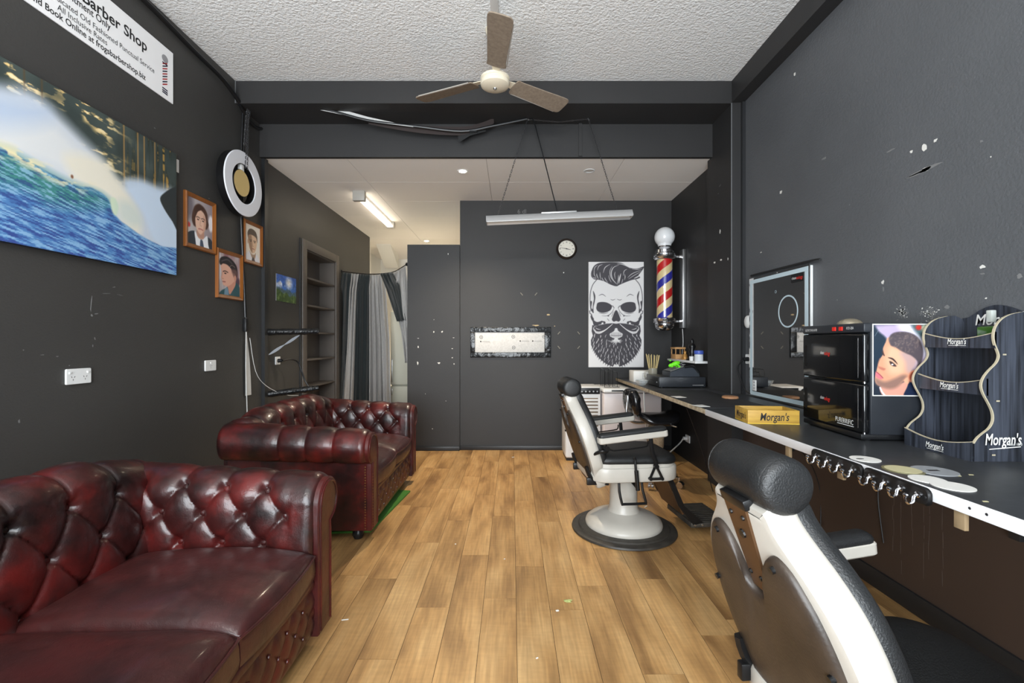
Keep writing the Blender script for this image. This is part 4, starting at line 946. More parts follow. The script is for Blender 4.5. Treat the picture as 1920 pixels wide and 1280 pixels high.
# sockets, nose
both(c.poly, [(140, 545), (150, 512), (190, 500), (250, 505), (300, 530), (312, 555), (295, 592), (250, 615), (200, 622), (155, 605), (137, 575)], K)
both(c.line, [(165, 622), (220, 632), (270, 620)], 4, K, taper=True); both(c.line, [(200, 655), (260, 655), (310, 620), (340, 560)], 5, K, taper=True); both(c.line, [(300, 540), (325, 548), (335, 570)], 7, K, taper=True)
c.poly([(360, 592), (378, 612), (400, 668), (408, 700), (388, 722), (360, 714), (332, 722), (312, 700), (320, 668), (342, 612)], K)
both(c.ell, [0], *()) if False else None
for x in (272, 446): c.ell(x, 658, 9, 6, K, .3)
both(c.line, [(262, 690), (280, 712)], 4, K, smooth=False); both(c.line, [(330, 610), (318, 640), (308, 665)], 4, K, taper=True)
# cheek bone and jaw hinge
both(c.line, [(62, 600), (66, 628), (82, 640), (76, 668), (92, 700), (120, 715), (150, 735), (200, 715)], 8, K)
both(c.poly, [(84, 640), (96, 668), (118, 700), (150, 722), (200, 716), (235, 722), (236, 745), (190, 750), (150, 770), (110, 765), (95, 720), (80, 690)], K)
both(c.poly, [(195, 735), (214, 728), (222, 770), (200, 790)], W_, smooth=False); both(c.poly, [(155, 770), (170, 752), (178, 795), (165, 812)], W_, smooth=False); both(c.poly, [(110, 705), (145, 726), (195, 712), (180, 706), (150, 708), (118, 690)], W_)
# beard mass with pointed outline
edge = []; rs = random.Random(5)
lo = [(92, 760), (84, 830), (98, 880), (76, 930), (78, 985), (100, 1035), (128, 1085), (165, 1130), (215, 1175), (262, 1205), (318, 1222)]
for i in range(len(lo)-1):
    (ax, ay), (bx, by) = lo[i], lo[i+1]
    for t in (0, .5):
        x, y = ax+(bx-ax)*t, ay+(by-ay)*t; edge.append((x, y))
        if y > 1000: edge.append((x-3+rs.uniform(-4, 3), y+26)); edge.append((x+10, y+8))
edge += [(322, 1232), (340, 1200), (360, 1212)]
mass = edge+[(720-x, y) for x, y in reversed(edge[:-1])]
mass += [(590, 770), (470, 745), (430, 742), (400, 740), (360, 746), (320, 740), (290, 742), (250, 745), (130, 770)]
c.poly(mass, K, smooth=False)
# moustache strands
for i in range(7):
    t = i/6
    both(c.line, [(322-8*t, 745+10*t), (290-18*t, 775+16*t), (240-20*t, 812+20*t), (180-10*t, 835+22*t), (130-4*t, 830+16*t), (108+4*i, 800+3*i)], 5.5 if i % 2 == 0 else 3.5, W_, taper=True)
both(c.line, [(150, 770), (120, 775), (105, 800), (120, 830), (160, 845), (200, 840)], 7, W_, taper=True)
both(c.line, [(128, 790), (150, 805), (185, 812)], 7, W_, taper=True)
# teeth
c.poly([(330, 830), (345, 800), (360, 795), (375, 800), (390, 830), (432, 860), (428, 885), (400, 905), (360, 912), (320, 905), (292, 885), (288, 860)], W_)
for x in (310, 327, 343, 360, 377, 393, 410): c.line([(x, 845), (x, 900)], 3, K, smooth=False)
c.line([(285, 872), (325, 878), (360, 880), (395, 878), (435, 872)], 4, K); both(c.line, [(345, 802), (335, 825), (300, 842)], 3, K)
# chin burst
for i in range(17):
    a = math.radians(90+(i-8)*8.5); L_ = rs.uniform(48, 90); c.line([(360+12*math.cos(a), 905), (360+22*math.cos(a)*1.3, 905+.5*L_), (360+math.cos(a)*L_*1.2, 905+L_*abs(math.sin(a)))], 8, W_, taper=True)
for r_ in range(9):                                            # curls of the beard
    y = 880+r_*37; wd = (262, 275, 276, 262, 240, 215, 180, 140, 90)[r_]
    n = (9, 11, 12, 12, 11, 10, 9, 7, 5)[r_]
    for i in range(n):
        u = (i+.5)/n*2-1; x = 360+u*wd+rs.uniform(-8, 8); yy = y+rs.uniform(-10, 14)-20*abs(u)
        if abs(x-360) < 95 and y < 985: continue
        L_ = rs.uniform(26, 46); dx = u*16+rs.uniform(-8, 8)
        c.line([(x, yy), (x+dx*.5+rs.uniform(-6, 6), yy+L_*.5), (x+dx, yy+L_)], rs.uniform(4, 8), W_, taper=True)
c.mesh('skull_print', frame((x0-(x0+x1)/2, -.0226, 0), (1, 0, 0), (0, 0, 1)), x1-x0, z1-z0, M_printm, sk)

a, b = P(882, 670, BK), P(1033, 613, BK)
vp = empty('patched_panel', ((a.x+b.x)/2, BK, a.z)); tag(vp, 'white screwed panel edged with shiny black tape on back wall', 'panel')
w2, h2 = (b.x-a.x)/2, b.z-a.z
M_tape = mat('shiny_black_tape', (26, 28, 30), .22, bump=(14, .6, .02))
for q in ((-w2, w2, 0, .060), (-w2, w2, h2-.060, h2), (-w2, -w2+.055, .0605, h2-.0605), (w2-.075, w2, .0605, h2-.0605)):
    MB().box(q[0], q[1], -.016, -.001, q[2], q[3], .005, 3).build('tape_strip', M_tape, vp)
MB().box(-w2+.053, w2-.075, -.008, -.001, .06, h2-.06, .001).build('white_plate', mat('speckled_white_plate', (208, 208, 206), .6, noise=(60, (190, 190, 188), .4, (1, 1, 1))), vp)
Mv = frame((0, -.0082, 0), (1, 0, 0), (0, 0, 1))
for u, v in ((-.34, .235), (.03, .240), (.385, .240), (.035, .115)):
    mb = MB(); mb.lathe([(.016, 0), (.020, 0), (.020, .001), (.016, .001), (.016, 0)], 18, Mv @ Matrix.Translation((u, v, 0)), cap=False); mb.box(u-.008, u+.008, v-.003, v+.003, 0, .001, M=Mv); stuff(mb.build('screw_mark', M_ink, vp, 0))
for u, v in ((-.345, .185), (.11, .19), (.255, .19)):
    MB().lathe([(.008, 0), (.006, .003)], 10, Mv @ Matrix.Translation((u, v, 0))).build('screw', M_ink, vp)
    MB().prism([(u+.01, v-.006), (u+.11, v-.012), (u+.10, v+.006), (u+.02, v+.004)], 0, .0005, Mv).build('smudge', mat('grey_smudge', (176, 176, 175), .7), vp, 0)

# ------------------------------------------------------------------ barber pole on its bracket
PX, PY = 1.63, 4.86; zt, zb = P(0, 458, PY).z, P(0, 620, PY).z
bp_ = empty('barber_pole', (PX, PY, zb)); tag(bp_, 'red, cream and blue striped barber pole with white globe', 'barber pole')
hh = zt-zb
MB().lathe([(.001, 0), (.05, .0), (.075, .012), (.092, .035), (.098, .06), (.098, .075), (.112, .085), (.114, .10), (.108, .108), (.112, .118), (.108, .130), (.090, .142)], 40).build('lower_collar', M_chrome, bp_)
MB().lathe([(.088, hh-.170), (.106, hh-.158), (.112, hh-.145), (.108, hh-.135), (.113, hh-.125), (.112, hh-.105), (.097, hh-.095), (.097, hh-.065), (.085, hh-.05), (.066, hh-.035), (.062, hh-.010), (.001, hh-.010)], 40).build('upper_collar', M_chrome, bp_)
MB().lathe([(.066, hh-.02), (.072, hh+.003)]+[(.105*math.cos(t), hh+.078+.105*math.sin(t)) for t in np.linspace(-.75, PI/2-.02, 16)], 40).build('globe', mat('white_glass_globe', (226, 228, 230), .25, coat=.3), bp_)
M_pr = mat('pole_red', (190, 26, 26), .3); M_pb = mat('pole_blue', (42, 44, 150), .3); M_pcr = mat('pole_cream', (218, 198, 148), .35)
z0_, z1_ = .138, hh-.165; nz, na, pitch = 60, 64, .355
cy = MB(); vs = []; fs = []; mi = []
for i in range(nz+1):
    z = z0_+(z1_-z0_)*i/nz; tw_ = 2*PI*(z-z0_)/pitch
    for j in range(na): t = 2*PI*j/na+tw_-.2; vs.append((.080*math.cos(t), .080*math.sin(t), z))
for i in range(nz):
    for j in range(na): fs.append((i*na+j, i*na+(j+1) % na, (i+1)*na+(j+1) % na, (i+1)*na+j)); mi.append((0, 1, 2, 1)[(j*4)//na])
cy.faces(vs, fs)
for f, m_ in zip(cy.bm.faces, mi): f.material_index = m_
cy.build('striped_cylinder', [M_pr, M_pcr, M_pb], bp_)
MB().lathe([(.088, z0_), (.088, z1_)], 40, cap=False).build('glass_tube', M_glass, bp_, 180)
wx = 1.84-PX
MB().box(wx-.035, wx-.001, -.055, .055, -.02+.05, hh-.06, .004).build('wall_plate', M_steel, bp_)
for z in (.10, hh-.13): MB().box(.10, wx-.03, -.014, .014, z-.014, z+.014, .004).build('bracket_arm', M_chrome, bp_)
o = MB().tube([(1.825, 4.87, zb+.02), (1.828, 4.86, zb-.12), (1.826, 4.88, zb-.24), (1.83, 4.86, 1.10)], .004, 6, 4).build('pole_cord', M_wcable); tag(o, 'thin pale cord dropping from barber pole bracket to small shelf', 'cord')

# ------------------------------------------------------------------ counter
ZK, XC = .83, 1.197
M_top = mat('scuffed_black_laminate', (46, 48, 51), .34, noise=(30, (60, 62, 65), .5, (1, 1, 1)))
M_edge = mat('white_edge_strip', (224, 224, 226), .4); M_edgeold = mat('worn_cream_edge', (190, 176, 150), .55, noise=(30, (120, 102, 80), .5, (1, 1, 1)))
kt = empty('counter', (1.53, 2.6, 0)); tag(kt, 'long black counter with white front edge along right wall', 'counter')
MB().box(XC+.006-1.53, 1.762-1.53, -2.2, 2.648, ZK-.034, ZK).build('worktop', M_top, kt)
MB().box(1.7621-1.53, RW-.009-1.53, -2.2, 1.045, ZK-.034, ZK).build('worktop_filler', M_top, kt); MB().box(1.7621-1.53, 1.839-1.53, 1.502, 2.648, ZK-.034, ZK).build('worktop_filler', M_top, kt)
MB().box(XC-1.53, XC+.0055-1.53, -2.2, .22, ZK-.036, ZK+.001, .0015).build('edge_strip', M_edge, kt)
MB().box(XC-1.53, XC+.0055-1.53, .221, 2.648, ZK-.030, ZK-.001, .0015).build('edge_strip', M_edgeold, kt)
for yy in (-.95, -.30, .4, 1.1):
    MB().box(RW-.04-1.53, RW-.0085-1.53, yy-.02, yy+.02, ZK-.30, ZK-.035, .003).build('support_cleat', M_trim, kt)
    MB().box(1.30-1.53, RW-.041-1.53, yy-.015, yy+.015, ZK-.055, ZK-.0345, .003).build('support_arm', M_trim, kt)
M_brkt = mat('pale_wood_block', (140, 120, 92), .5)
for px, py in ((1577, 878), (1801, 962), (1478, 812)):
    d = F*(XC+.012)/(px-960); MB().box(XC+.008-1.53, XC+.020-1.53, d-.015-2.6, d+.015-2.6, ZK-.085, ZK-.034, .001).build('edge_block', M_brkt, kt)
for px in (1818, 1850): d = F*XC/(px-960); MB().lathe([(.004, 0), (.003, .001)], 10, Matrix.Translation((XC-1.53, d-2.6, ZK-.016)) @ Matrix.Rotation(-PI/2, 4, 'Y')).build('screw_hole', M_ink, kt)

# two hook rails screwed on the edge
def hook_rail(y0, y1, label):
    r = empty('hook_rail', (XC, (y0+y1)/2, ZK-.03)); tag(r, label, 'hook rail', 'hook rails on the counter edge')
    L_ = (y1-y0)/2; Mx = frame((-.001, 0, 0), (0, -1, 0), (0, 0, 1))
    MB().prism(rrect(-L_, L_, -.022, .030, .018, 4), .0, .014, Mx, inset=.004).build('rail', M_blackmetal, r)
    for i in range(4):
        u = -L_+2*L_*(i+.62)/4.2
        mb = MB(); mb.lathe([(.010, .013), (.010, .017), (.005, .019)], 12, Mx @ Matrix.Translation((u, .006, 0)))
        mb.tube([Mx @ Vector((u, .006, .016)), Mx @ Vector((u, .0, .026)), Mx @ Vector((u, -.016, .030)), Mx @ Vector((u, -.020, .044)), Mx @ Vector((u, -.008, .052)), Mx @ Vector((u, .002, .052))], .0042, 8, 4)
        mb.lathe([(.001, -.006), (.006, -.003), (.006, .003), (.001, .006)], 10, Mx @ Matrix.Translation((u, .004, .052))); mb.build('hook', M_chrome, r)
    for u in (-L_+.012, L_-.012): MB().lathe([(.004, .014), (.003, .0150)], 10, Mx @ Matrix.Translation((u, .004, 0))).build('screw', M_ink, r)
dd = lambda px: F*XC/(px-960)
hook_rail(dd(1623), dd(1527), 'black rail with four chrome hooks, the one further from the camera')
hook_rail(dd(1752), dd(1626), 'black rail with four chrome hooks, the one nearer the camera')

# round stickers lying on the counter
def onK(px, py): d = F*(H-ZK)/(py-640); return ((px-960)/F*d, d)
M_lblw = mat('white_paper', (226, 225, 220), .6); M_lblg = mat('grey_translucent_disc', (150, 154, 158), .35); M_cream = mat('cream_disc', (196, 190, 150), .5); M_olive = mat('olive_ring', (120, 116, 84), .5)
def disc(px, py, r, m, label, extra=None):
    x, y = onK(px, py); o = empty('round_label', (x, y, ZK)); tag(o, label, 'label disc', 'round labels on the counter')
    MB().lathe([(r, .0003), (r, .0022), (.001, .0024)], 40).build('disc', m, o, 30)
    if extra: extra(o, r)
disc(1622, 861, .046, M_lblw, 'white paper disc with a dark oval mark, furthest from camera', lambda o, r: MB().prism([(-.018+.014*math.cos(a), .006*math.sin(a)) for a in np.linspace(0, 2*PI, 14)[:-1]], .0024, .0028).build('mark', M_ink, o, 0))
disc(1693, 881, .056, M_olive, 'cream disc with an olive ring beside the grey disc', lambda o, r: MB().lathe([(r*.86, .0024), (r*.86, .0030), (.001, .0031)], 40).build('centre', M_cream, o, 30))
disc(1752, 883, .060, M_lblg, 'clear grey disc with small black label behind the white discs', lambda o, r: MB().box(-.022, .014, -.006, .006, .0024, .003).build('tag_print', M_ink, o, 0))
disc(1739, 899, .046, M_lblw, 'white paper disc partly under the grey clear disc')
disc(1786, 912, .050, M_lblw, 'white paper disc nearest the white counter edge')
for px, py, lb in ((1797, 892, 'tiny cream paper scrap right of the grey disc'), (1820, 890, 'tiny cream paper scrap in front of the display stand'), (1847, 940, 'tiny pale scrap on the counter near its edge')):
    x, y = onK(px, py); o = MB().prism([(x-.008, y-.003), (x+.006, y-.004), (x+.009, y+.003), (x-.004, y+.004)], ZK+.0002, ZK+.001).build('paper_scrap', M_cream, None, 0); tag(o, lb, 'scrap')

# towel warmer
M_gloss = mat('gloss_black_door', (14, 15, 17), .08, coat=.4); M_cab = mat('satin_black_cabinet', (38, 41, 46), .35)
tw = empty('towel_warmer', (1.475, 1.905, ZK), math.radians(-3)); tag(tw, 'black two-door towel warmer cabinet with portrait taped on side', 'towel warmer')
Wt, Dt, Ht = .44, .29, .498
MB().box(.026, Dt, 0, Wt, .028, Ht-.006, .006).build('cabinet', M_cab, tw)
MB().box(-.004, Dt-.01, .012, Wt-.012, .006, .030, .005).build('plinth', M_bplastic, tw)
for x in (.03, Dt-.05):
    for y in (.03, Wt-.04): MB().lathe([(.014, 0), (.016, .008)], 14, Matrix.Translation((x, y, 0))).build('foot', M_bplastic, tw)
MB().box(-.002, Dt, 0, Wt, Ht-.040, Ht, .008).build('top_panel', M_cab, tw)
Mf = frame((0, Wt, 0), (0, -1, 0), (0, 0, 1))              # front face: x along -y
for z0_, z1_ in ((.245, .455), (.032, .240)):
    dr = MB().box(-.002, .028, .002, Wt-.002, z0_, z1_, .010, 4).build('door', M_gloss, tw)
    g = MB(); g.prism([(.022, z0_+.055), (.036, z0_+.050), (.044, z0_+.066), (.044, z1_-.062), (.032, z1_-.052), (.022, z1_-.062)], .0022, .0030, Mf); g.build('handle_recess', mat('recess_black', (4, 4, 5), .6), dr, 0)
    zc = (z0_+z1_)/2
    text('clean', M_wplastic, dr, Mf @ Matrix.Translation((0, zc+.010, .0022)), u0=.150, u1=.178, vsize=.022, name='badge_lettering')
    text('nology', mat('red_badge', (214, 44, 36), .4), dr, Mf @ Matrix.Translation((0, zc+.006, .0022)), u0=.180, u1=.222, vsize=.026, bold=.01, name='badge_lettering')
    MB().box(Wt-.034, Wt-.033, z0_+.02, z1_-.02, .0020, .0026, M=Mf).build('door_edge_line', M_steel, dr, 0)
    MB().cyl((.006, .008, z0_-.002), (.006, .008, z0_+.006), .006).build('hinge', M_chrome, dr)
text('PURERRIFIC', M_wplastic, tw, Mf @ Matrix.Translation((0, .058, .0024)), u0=.262, u1=.378, vsize=.030, bold=.004, spacing=1.1, name='maker_lettering')
MB().box(.272, .380, .050, .0525, .0022, .0026, M=Mf).build('underline', M_wplastic, tw, 0)
text('ELECTRIC TOWEL HEATER', M_wplastic, tw, Mf @ Matrix.Translation((0, Ht-.028, .0024)), u0=.030, u1=.125, vsize=.016, name='maker_lettering')
for u in (.252, .298):
    MB().box(u-.012, u+.012, Ht-.030, Ht-.012, .002, .006, .001, M=Mf).build('rocker_switch', mat('red_switch', (206, 40, 30), .3), tw)
text('RTD-20A', M_wplastic, tw, Mf @ Matrix.Translation((0, Ht-.025, .0024)), u0=.335, u1=.380, vsize=.016, name='maker_lettering')
# portrait on the side that faces the camera
Msd = frame((.026, 0, 0), (1, 0, 0), (0, 0, 1))
c = Cv(75, 890, 100, 1225, 150, 205, (40, 52, 66))
c.poly([(75, 100), (560, 100), (890, 480), (890, 1040), (700, 900), (300, 420), (75, 180)], (176, 160, 186), 60); c.poly([(420, 90), (620, 90), (900, 420), (900, 700)], (214, 208, 224), 50)
c.poly([(60, 140), (160, 220), (270, 340), (200, 520), (120, 800), (60, 900)], (34, 48, 62), 20); c.poly([(640, 100), (900, 100), (900, 360), (760, 300)], (76, 96, 100), 30)
c.ell(740, 145, 45, 40, (180, 50, 44), .8); c.ell(830, 175, 50, 70, (196, 200, 170), .7); c.ell(850, 275, 40, 40, (176, 66, 44), .8)
c.poly([(580, 1010), (760, 960), (900, 1040), (900, 1240), (540, 1240)], (28, 38, 62), 16); c.poly([(60, 1060), (160, 1090), (240, 1240), (60, 1240)], (36, 44, 56), 12)
c.poly([(170, 1090), (320, 1110), (560, 1000), (580, 1060), (520, 1200), (500, 1240), (230, 1240)], (206, 146, 128), 8); c.line([(172, 1100), (200, 1170), (240, 1225)], 22, (226, 220, 226))
face = [(300, 300), (255, 380), (215, 480), (222, 560), (170, 650), (135, 760), (118, 840), (100, 920), (98, 1000), (130, 1060), (220, 1100), (330, 1120), (430, 1080), (520, 1000), (600, 930), (640, 800), (700, 640), (660, 460), (480, 330)]
c.poly(face, (204, 148, 118), 8); c.poly([(330, 440), (520, 540), (560, 700), (520, 860), (420, 900), (300, 860), (260, 640)], (222, 172, 142), 60, alpha=.9)
c.poly([(470, 540), (700, 560), (720, 740), (640, 860), (560, 840), (540, 700)], (176, 150, 150), 40, alpha=.85)
c.poly([(330, 430), (300, 330), (340, 250), (430, 215), (560, 215), (680, 260), (760, 350), (805, 500), (795, 640), (740, 790), (705, 800), (720, 690), (640, 600), (560, 560), (470, 510), (400, 460)], (78, 70, 76), 12)
hm = fbm(c.h, c.w, 40, 52, 2, 3); c.poly([(330, 430), (310, 330), (430, 220), (560, 220), (700, 280), (770, 400), (640, 560), (470, 500)], (126, 110, 104), 20, mod=np.clip((hm-.45)*3, 0, 1)*.6)
c.poly([(110, 960), (240, 1010), (380, 960), (500, 900), (560, 930), (440, 1080), (330, 1125), (220, 1105), (120, 1060)], (112, 88, 84), 30, alpha=.75)
c.ell(650, 920, 62, 100, (206, 132, 104), .2, .35); c.ell(640, 910, 30, 62, (160, 82, 62), .6, .35); c.poly([(520, 990), (580, 940), (600, 1020), (560, 1040)], (222, 160, 130), 10)
c.line([(290, 625), (360, 650), (430, 730)], 26, (58, 44, 44), taper=True); c.poly([(310, 680), (360, 700), (415, 760), (370, 765), (325, 735)], (66, 52, 52), 8); c.ell(352, 735, 16, 12, (230, 220, 216), .6)
c.line([(205, 530), (232, 590)], 20, (70, 50, 48), smooth=False); c.poly([(150, 770), (200, 780), (250, 810), (220, 830), (160, 800)], (166, 96, 84), 12, alpha=.8); c.line([(165, 640), (140, 740), (180, 790), (250, 800)], 8, (176, 112, 92), .8)
c.poly([(112, 850), (160, 880), (215, 950), (170, 970), (110, 930), (104, 890)], (206, 108, 118), 10); c.line([(112, 850), (160, 890), (215, 950)], 10, (120, 56, 60))
c.line([(95, 280), (150, 190), (230, 130)], 6, (150, 160, 170), .7)
X0, X1, Zq0, Zq1 = .010, .232, .196, .490
ph = MB(); ph.box(X0-.004, X1+.004, Zq0-.004, Zq1+.004, .0005, .0015, M=Msd); ph = ph.build('photo_paper', M_lblw, tw, 0)
c.mesh('portrait_print', Msd @ Matrix.Translation((X0, Zq0, .0017)), X1-X0, Zq1-Zq0, M_print, ph)
# coiled glass dome of a lamp behind the warmer
dm = MB(); dm.lathe([(.05*math.cos(t), .028*math.sin(t)) for t in np.linspace(0, PI/2-.02, 10)], 24, Matrix.Translation((1.56, 2.10, ZK+Ht+.001)))
o = dm.build('glass_dish', mat('smoky_glass', (150, 140, 120), .15, .4)); tag(o, 'small domed glass dish upside down on towel warmer top', 'dish')

# product display stand
M_ply = mat('plywood_edge', (176, 166, 142), .6); 
def wood_print():
    m = mat('printed_dark_wood', (24, 26, 31), .35, noise=(10, (66, 71, 82), .40, (9, 9, .35))); return m
M_dw = wood_print(); M_ltr = mat('white_lettering', (226, 226, 222), .5)
ds = empty('display_stand', (1.612, 1.73, ZK)); tag(ds, 'wavy dark wood-print product display stand with white script lettering', 'display stand')
oX, oY = 1.612, 1.73
def rp(x, y): px, py = 1690+x/4, 560+y/4; d = 1.592; return ((px-960)/F*d-oX, H-(py-640)/F*d-ZK)
fe = [(545, 1085), (570, 1045), (610, 1010), (660, 970), (688, 915), (684, 850), (655, 785), (615, 710), (600, 650), (615, 595), (655, 540), (710, 485), (732, 435), (722, 390), (700, 335), (692, 275), (708, 210), (750, 155), (815, 118), (900, 98)]
ed = [rp(*p) for p in fe]; ed[0] = (.004, ed[0][1])
ed = crom2(ed, 3, False)
ztop = ed[-1][1]; D_ = .238
prof = [(.004, .0)]+ed+[(ed[-1][0]+.03, ztop+.002), (D_-.005, ztop-.012), (D_, ztop-.03), (D_, 0)]
for yy in (1.592, 1.862):
    Mx = frame((0, yy-oY, 0), (1, 0, 0), (0, 0, 1))
    s_ = MB().prism(prof, -.006, 0, Mx).build('side_panel', M_dw, ds, 30)
    et = MB(); strip = [Vector((x, z)) for x, z in ed]
    et.loft([[Mx @ Vector((p.x-.0015, p.y, -.0065)), Mx @ Vector((p.x+.0025, p.y, -.0065)), Mx @ Vector((p.x+.0025, p.y, .0008)), Mx @ Vector((p.x-.0015, p.y, .0008))] for p in strip]); et.build('ply_edge', M_ply, s_)
# back panel with arched top
bt = crom2([(-.138, .515), (-.11, .520), (-.06, .548), (-.01, .560), (.04, .548), (.09, .525), (.132, .520)], 4, False)
Mb = frame((D_, 0, 0), (0, -1, 0), (0, 0, 1))
MB().prism([(-.138, 0)]+bt+[(.132, 0)], -.008, 0, Mb).build('back_panel', M_dw, ds, 30)
text("Morgan's", M_ltr, ds, Mb @ Matrix.Translation((0, .485, .0012)), u0=-.085, u1=.105, vsize=.060, bold=.012, shear=.2, name='brand_lettering')
for z, xf, hgt, xb in ((.0, .0, .068, D_-.008), (.230, .055, .058, D_-.008), (.396, .084, .056, D_-.008)):
    MB().box(xf, xb, -.137, .131, z+.010, z+.016).build('shelf', M_dw, ds)
    ft = [(-.132, z), (.138, z)]+[(u, z+hgt-.022*math.sin(PI*(u+.132)/.27)) for u in np.linspace(.138, -.132, 13)]
    Mx = frame((xf, 0, 0), (0, -1, 0), (0, 0, 1))
    f_ = MB().prism(ft, 0, .006, Mx).build('shelf_front', M_dw, ds, 30)
    pe = MB(); pe.loft([[Mx @ Vector((u, zz-.001, -.0005)), Mx @ Vector((u, zz+.0018, -.0005)), Mx @ Vector((u, zz+.0018, .0068)), Mx @ Vector((u, zz-.001, .0068))] for u, zz in ft[2:]]); pe.build('ply_edge', M_ply, f_)
    text("Morgan's", M_ltr, f_, Mx @ Matrix.Translation((0, z+.014, .0066)), u0=-.035, u1=.038, vsize=.030, bold=.012, shear=.2, name='brand_lettering')
    MB().box(-.032, .036, z+.008, z+.0095, .006, .0064, M=Mx).build('underline', M_ltr, f_, 0)
Mx = frame((0, 1.5855-oY, 0), (1, 0, 0), (0, 0, 1))
text("Morgan's", M_ltr, ds, Mx @ Matrix.Translation((0, .060, .0012)), u0=.036, u1=.162, vsize=.056, bold=.014, shear=.15, name='brand_lettering')
text('Since 1873', M_ltr, ds, Mx @ Matrix.Translation((0, .058, .0012)), u0=.118, u1=.164, vsize=.012, bold=.01, name='brand_lettering')
MB().prism([(.050, .043), (.160, .052), (.160, .055), (.050, .046)], .0008, .0013, Mx).build('underline', M_ltr, ds, 0)
MB().prism([(.215+.040*math.cos(a), .405+.042*math.sin(a)) for a in np.linspace(0, 2*PI, 24)[:-1]], .0008, .0013, Mx).build('round_print', M_ltr, ds, 0)
for q in range(4): MB().prism([(.185+.004*q, .335-.012*q), (.236, .345-.012*q), (.236, .339-.012*q), (.187, .329-.012*q)], .0008, .0013, Mx).build('scroll_print', M_ltr, ds, 0)
for u, z in ((.075, .210), (.060, .022), (.098, .372)): MB().box(u, u+.012, z, z+.005, .0006, .0012, M=Mx).build('tab_slot', M_ply, ds, 0)
gb = empty('cologne_bottle', (1.775, 1.685, ZK+.416+.0002)); tag(gb, 'square bottle of green liquid with clear stopper on display shelf', 'bottle')
MB().box(-.022, .022, -.034, .034, 0, .060, .006, 3).build('liquid_body', mat('green_cologne', (60, 98, 40), .1, coat=.5), gb)
MB().box(-.020, .020, -.032, .032, .060, .075, .006, 3).build('shoulder', M_glass, gb)
MB().box(-.010, .010, -.010, .010, .075, .120, .003).build('stopper', mat('clear_stopper', (190, 196, 190), .1, .2), gb)

# wooden crate
M_crate = mat('yellowed_pine', (196, 160, 70), .5, noise=(12, (156, 118, 50), .6, (.6, 5, 5))); M_crin = mat('bright_yellow_pine', (214, 182, 70), .5, noise=(10, (196, 158, 52), .6, (1, 4, 4)))
cr = empty('wooden_crate', (1.205, 2.325, ZK), math.radians(-6)); tag(cr, 'shallow yellow pine crate with black stencilled lettering on counter', 'crate')
MB().box(0, .25, 0, .010, 0.004, .070, .0015).build('long_side', M_crate, cr); MB().box(0, .25, .160, .170, 0.004, .070, .0015).build('long_side', M_crate, cr)
MB().box(0, .010, .0105, .1595, .004, .070, .0015).build('short_side', M_crate, cr); MB().box(.240, .25, .0105, .1595, .004, .070, .0015).build('short_side', M_crate, cr); MB().box(.0, .25, 0, .17, 0, .0045).build('bottom', M_crin, cr)
text("Morgan's", M_ink, cr, frame((0, -.0005, .018), (1, 0, 0), (0, 0, 1)), u0=.060, u1=.200, vsize=.055, bold=.012, shear=.2)
text("Morgan's", M_ink, cr, frame((-.0005, .17, .022), (0, -1, 0), (0, 0, 1)), u0=.025, u1=.150, vsize=.045, bold=.012, shear=.2)

# LED mirror on the wall
lm = empty('led_mirror', (RW-.001, 3.15, ZK)); tag(lm, 'tall mirror with frosted lit border leaning on counter against right wall', 'mirror')
Mm_ = frame((-.030, 0, 0), (0, -1, 0), (0, 0, 1)); hwm, hm_ = .355, .90
MB().box(-.028, -.0005, -hwm+.012, hwm-.012, .012, hm_-.008, .003).build('backing', M_wplastic, lm)
M_mir = mat('mirror_glass', (190, 190, 190), .02, 1); M_frost = mat('frosted_glass_band', (188, 206, 214), .5)
MB().box(-hwm, hwm, .004, hm_, -.004, .001, M=Mm_).build('glass', M_mir, lm, 0)
for q in ((-hwm+.012, hwm-.012, hm_-.042, hm_-.014), (-hwm+.012, hwm-.012, .016, .044), (-hwm+.012, -hwm+.046, .0445, hm_-.0425), (hwm-.046, hwm-.012, .0445, hm_-.0425)):
    MB().box(q[0], q[1], q[2], q[3], .0008, .0016, M=Mm_).build('frosted_band', M_frost, lm, 0)
MB().lathe([(.098, .001), (.108, .001), (.108, .0018), (.098, .0018), (.098, .001)], 48, Mm_ @ Matrix.Translation((.135, .62, 0)), cap=False).build('magnifier_ring', M_frost, lm)
MB().box(.17, .30, .800, .855, .001, .0016, M=Mm_).build('badge', M_bplastic, lm, 0)
text('clean', M_wplastic, lm, Mm_ @ Matrix.Translation((0, .822, .0018)), u0=.180, u1=.225, vsize=.026, name='badge_lettering'); text('nology', mat('red_badge', (214, 44, 36), .4), lm, Mm_ @ Matrix.Translation((0, .819, .0018)), u0=.228, u1=.292, vsize=.030, bold=.01, name='badge_lettering')
MB().box(-.305, -.255, .05, .13, .001, .004, .001, M=Mm_).build('touch_panel', M_wplastic, lm)
for q in range(3): MB().box(-.290, -.270, .065+.022*q, .073+.022*q, .004, .0046, M=Mm_).build('touch_button', M_grey, lm, 0)
MB().lathe([(.008, .001), (.010, .001), (.010, .0016), (.008, .0016)], 16, Mm_ @ Matrix.Translation((-.005, .765, 0)), cap=False).build('touch_switch', M_frost, lm)
o = MB(); o.tube([(RW-.02, 3.50, ZK+.925), (RW-.02, 3.1, ZK+.920), (RW-.02, 2.78, ZK+.915), (RW-.03, 2.70, ZK+.905)], .008, 8, 3); o = o.build('mirror_rail', M_bplastic); tag(o, 'thin black strip fixed to wall just above tall mirror', 'rail')
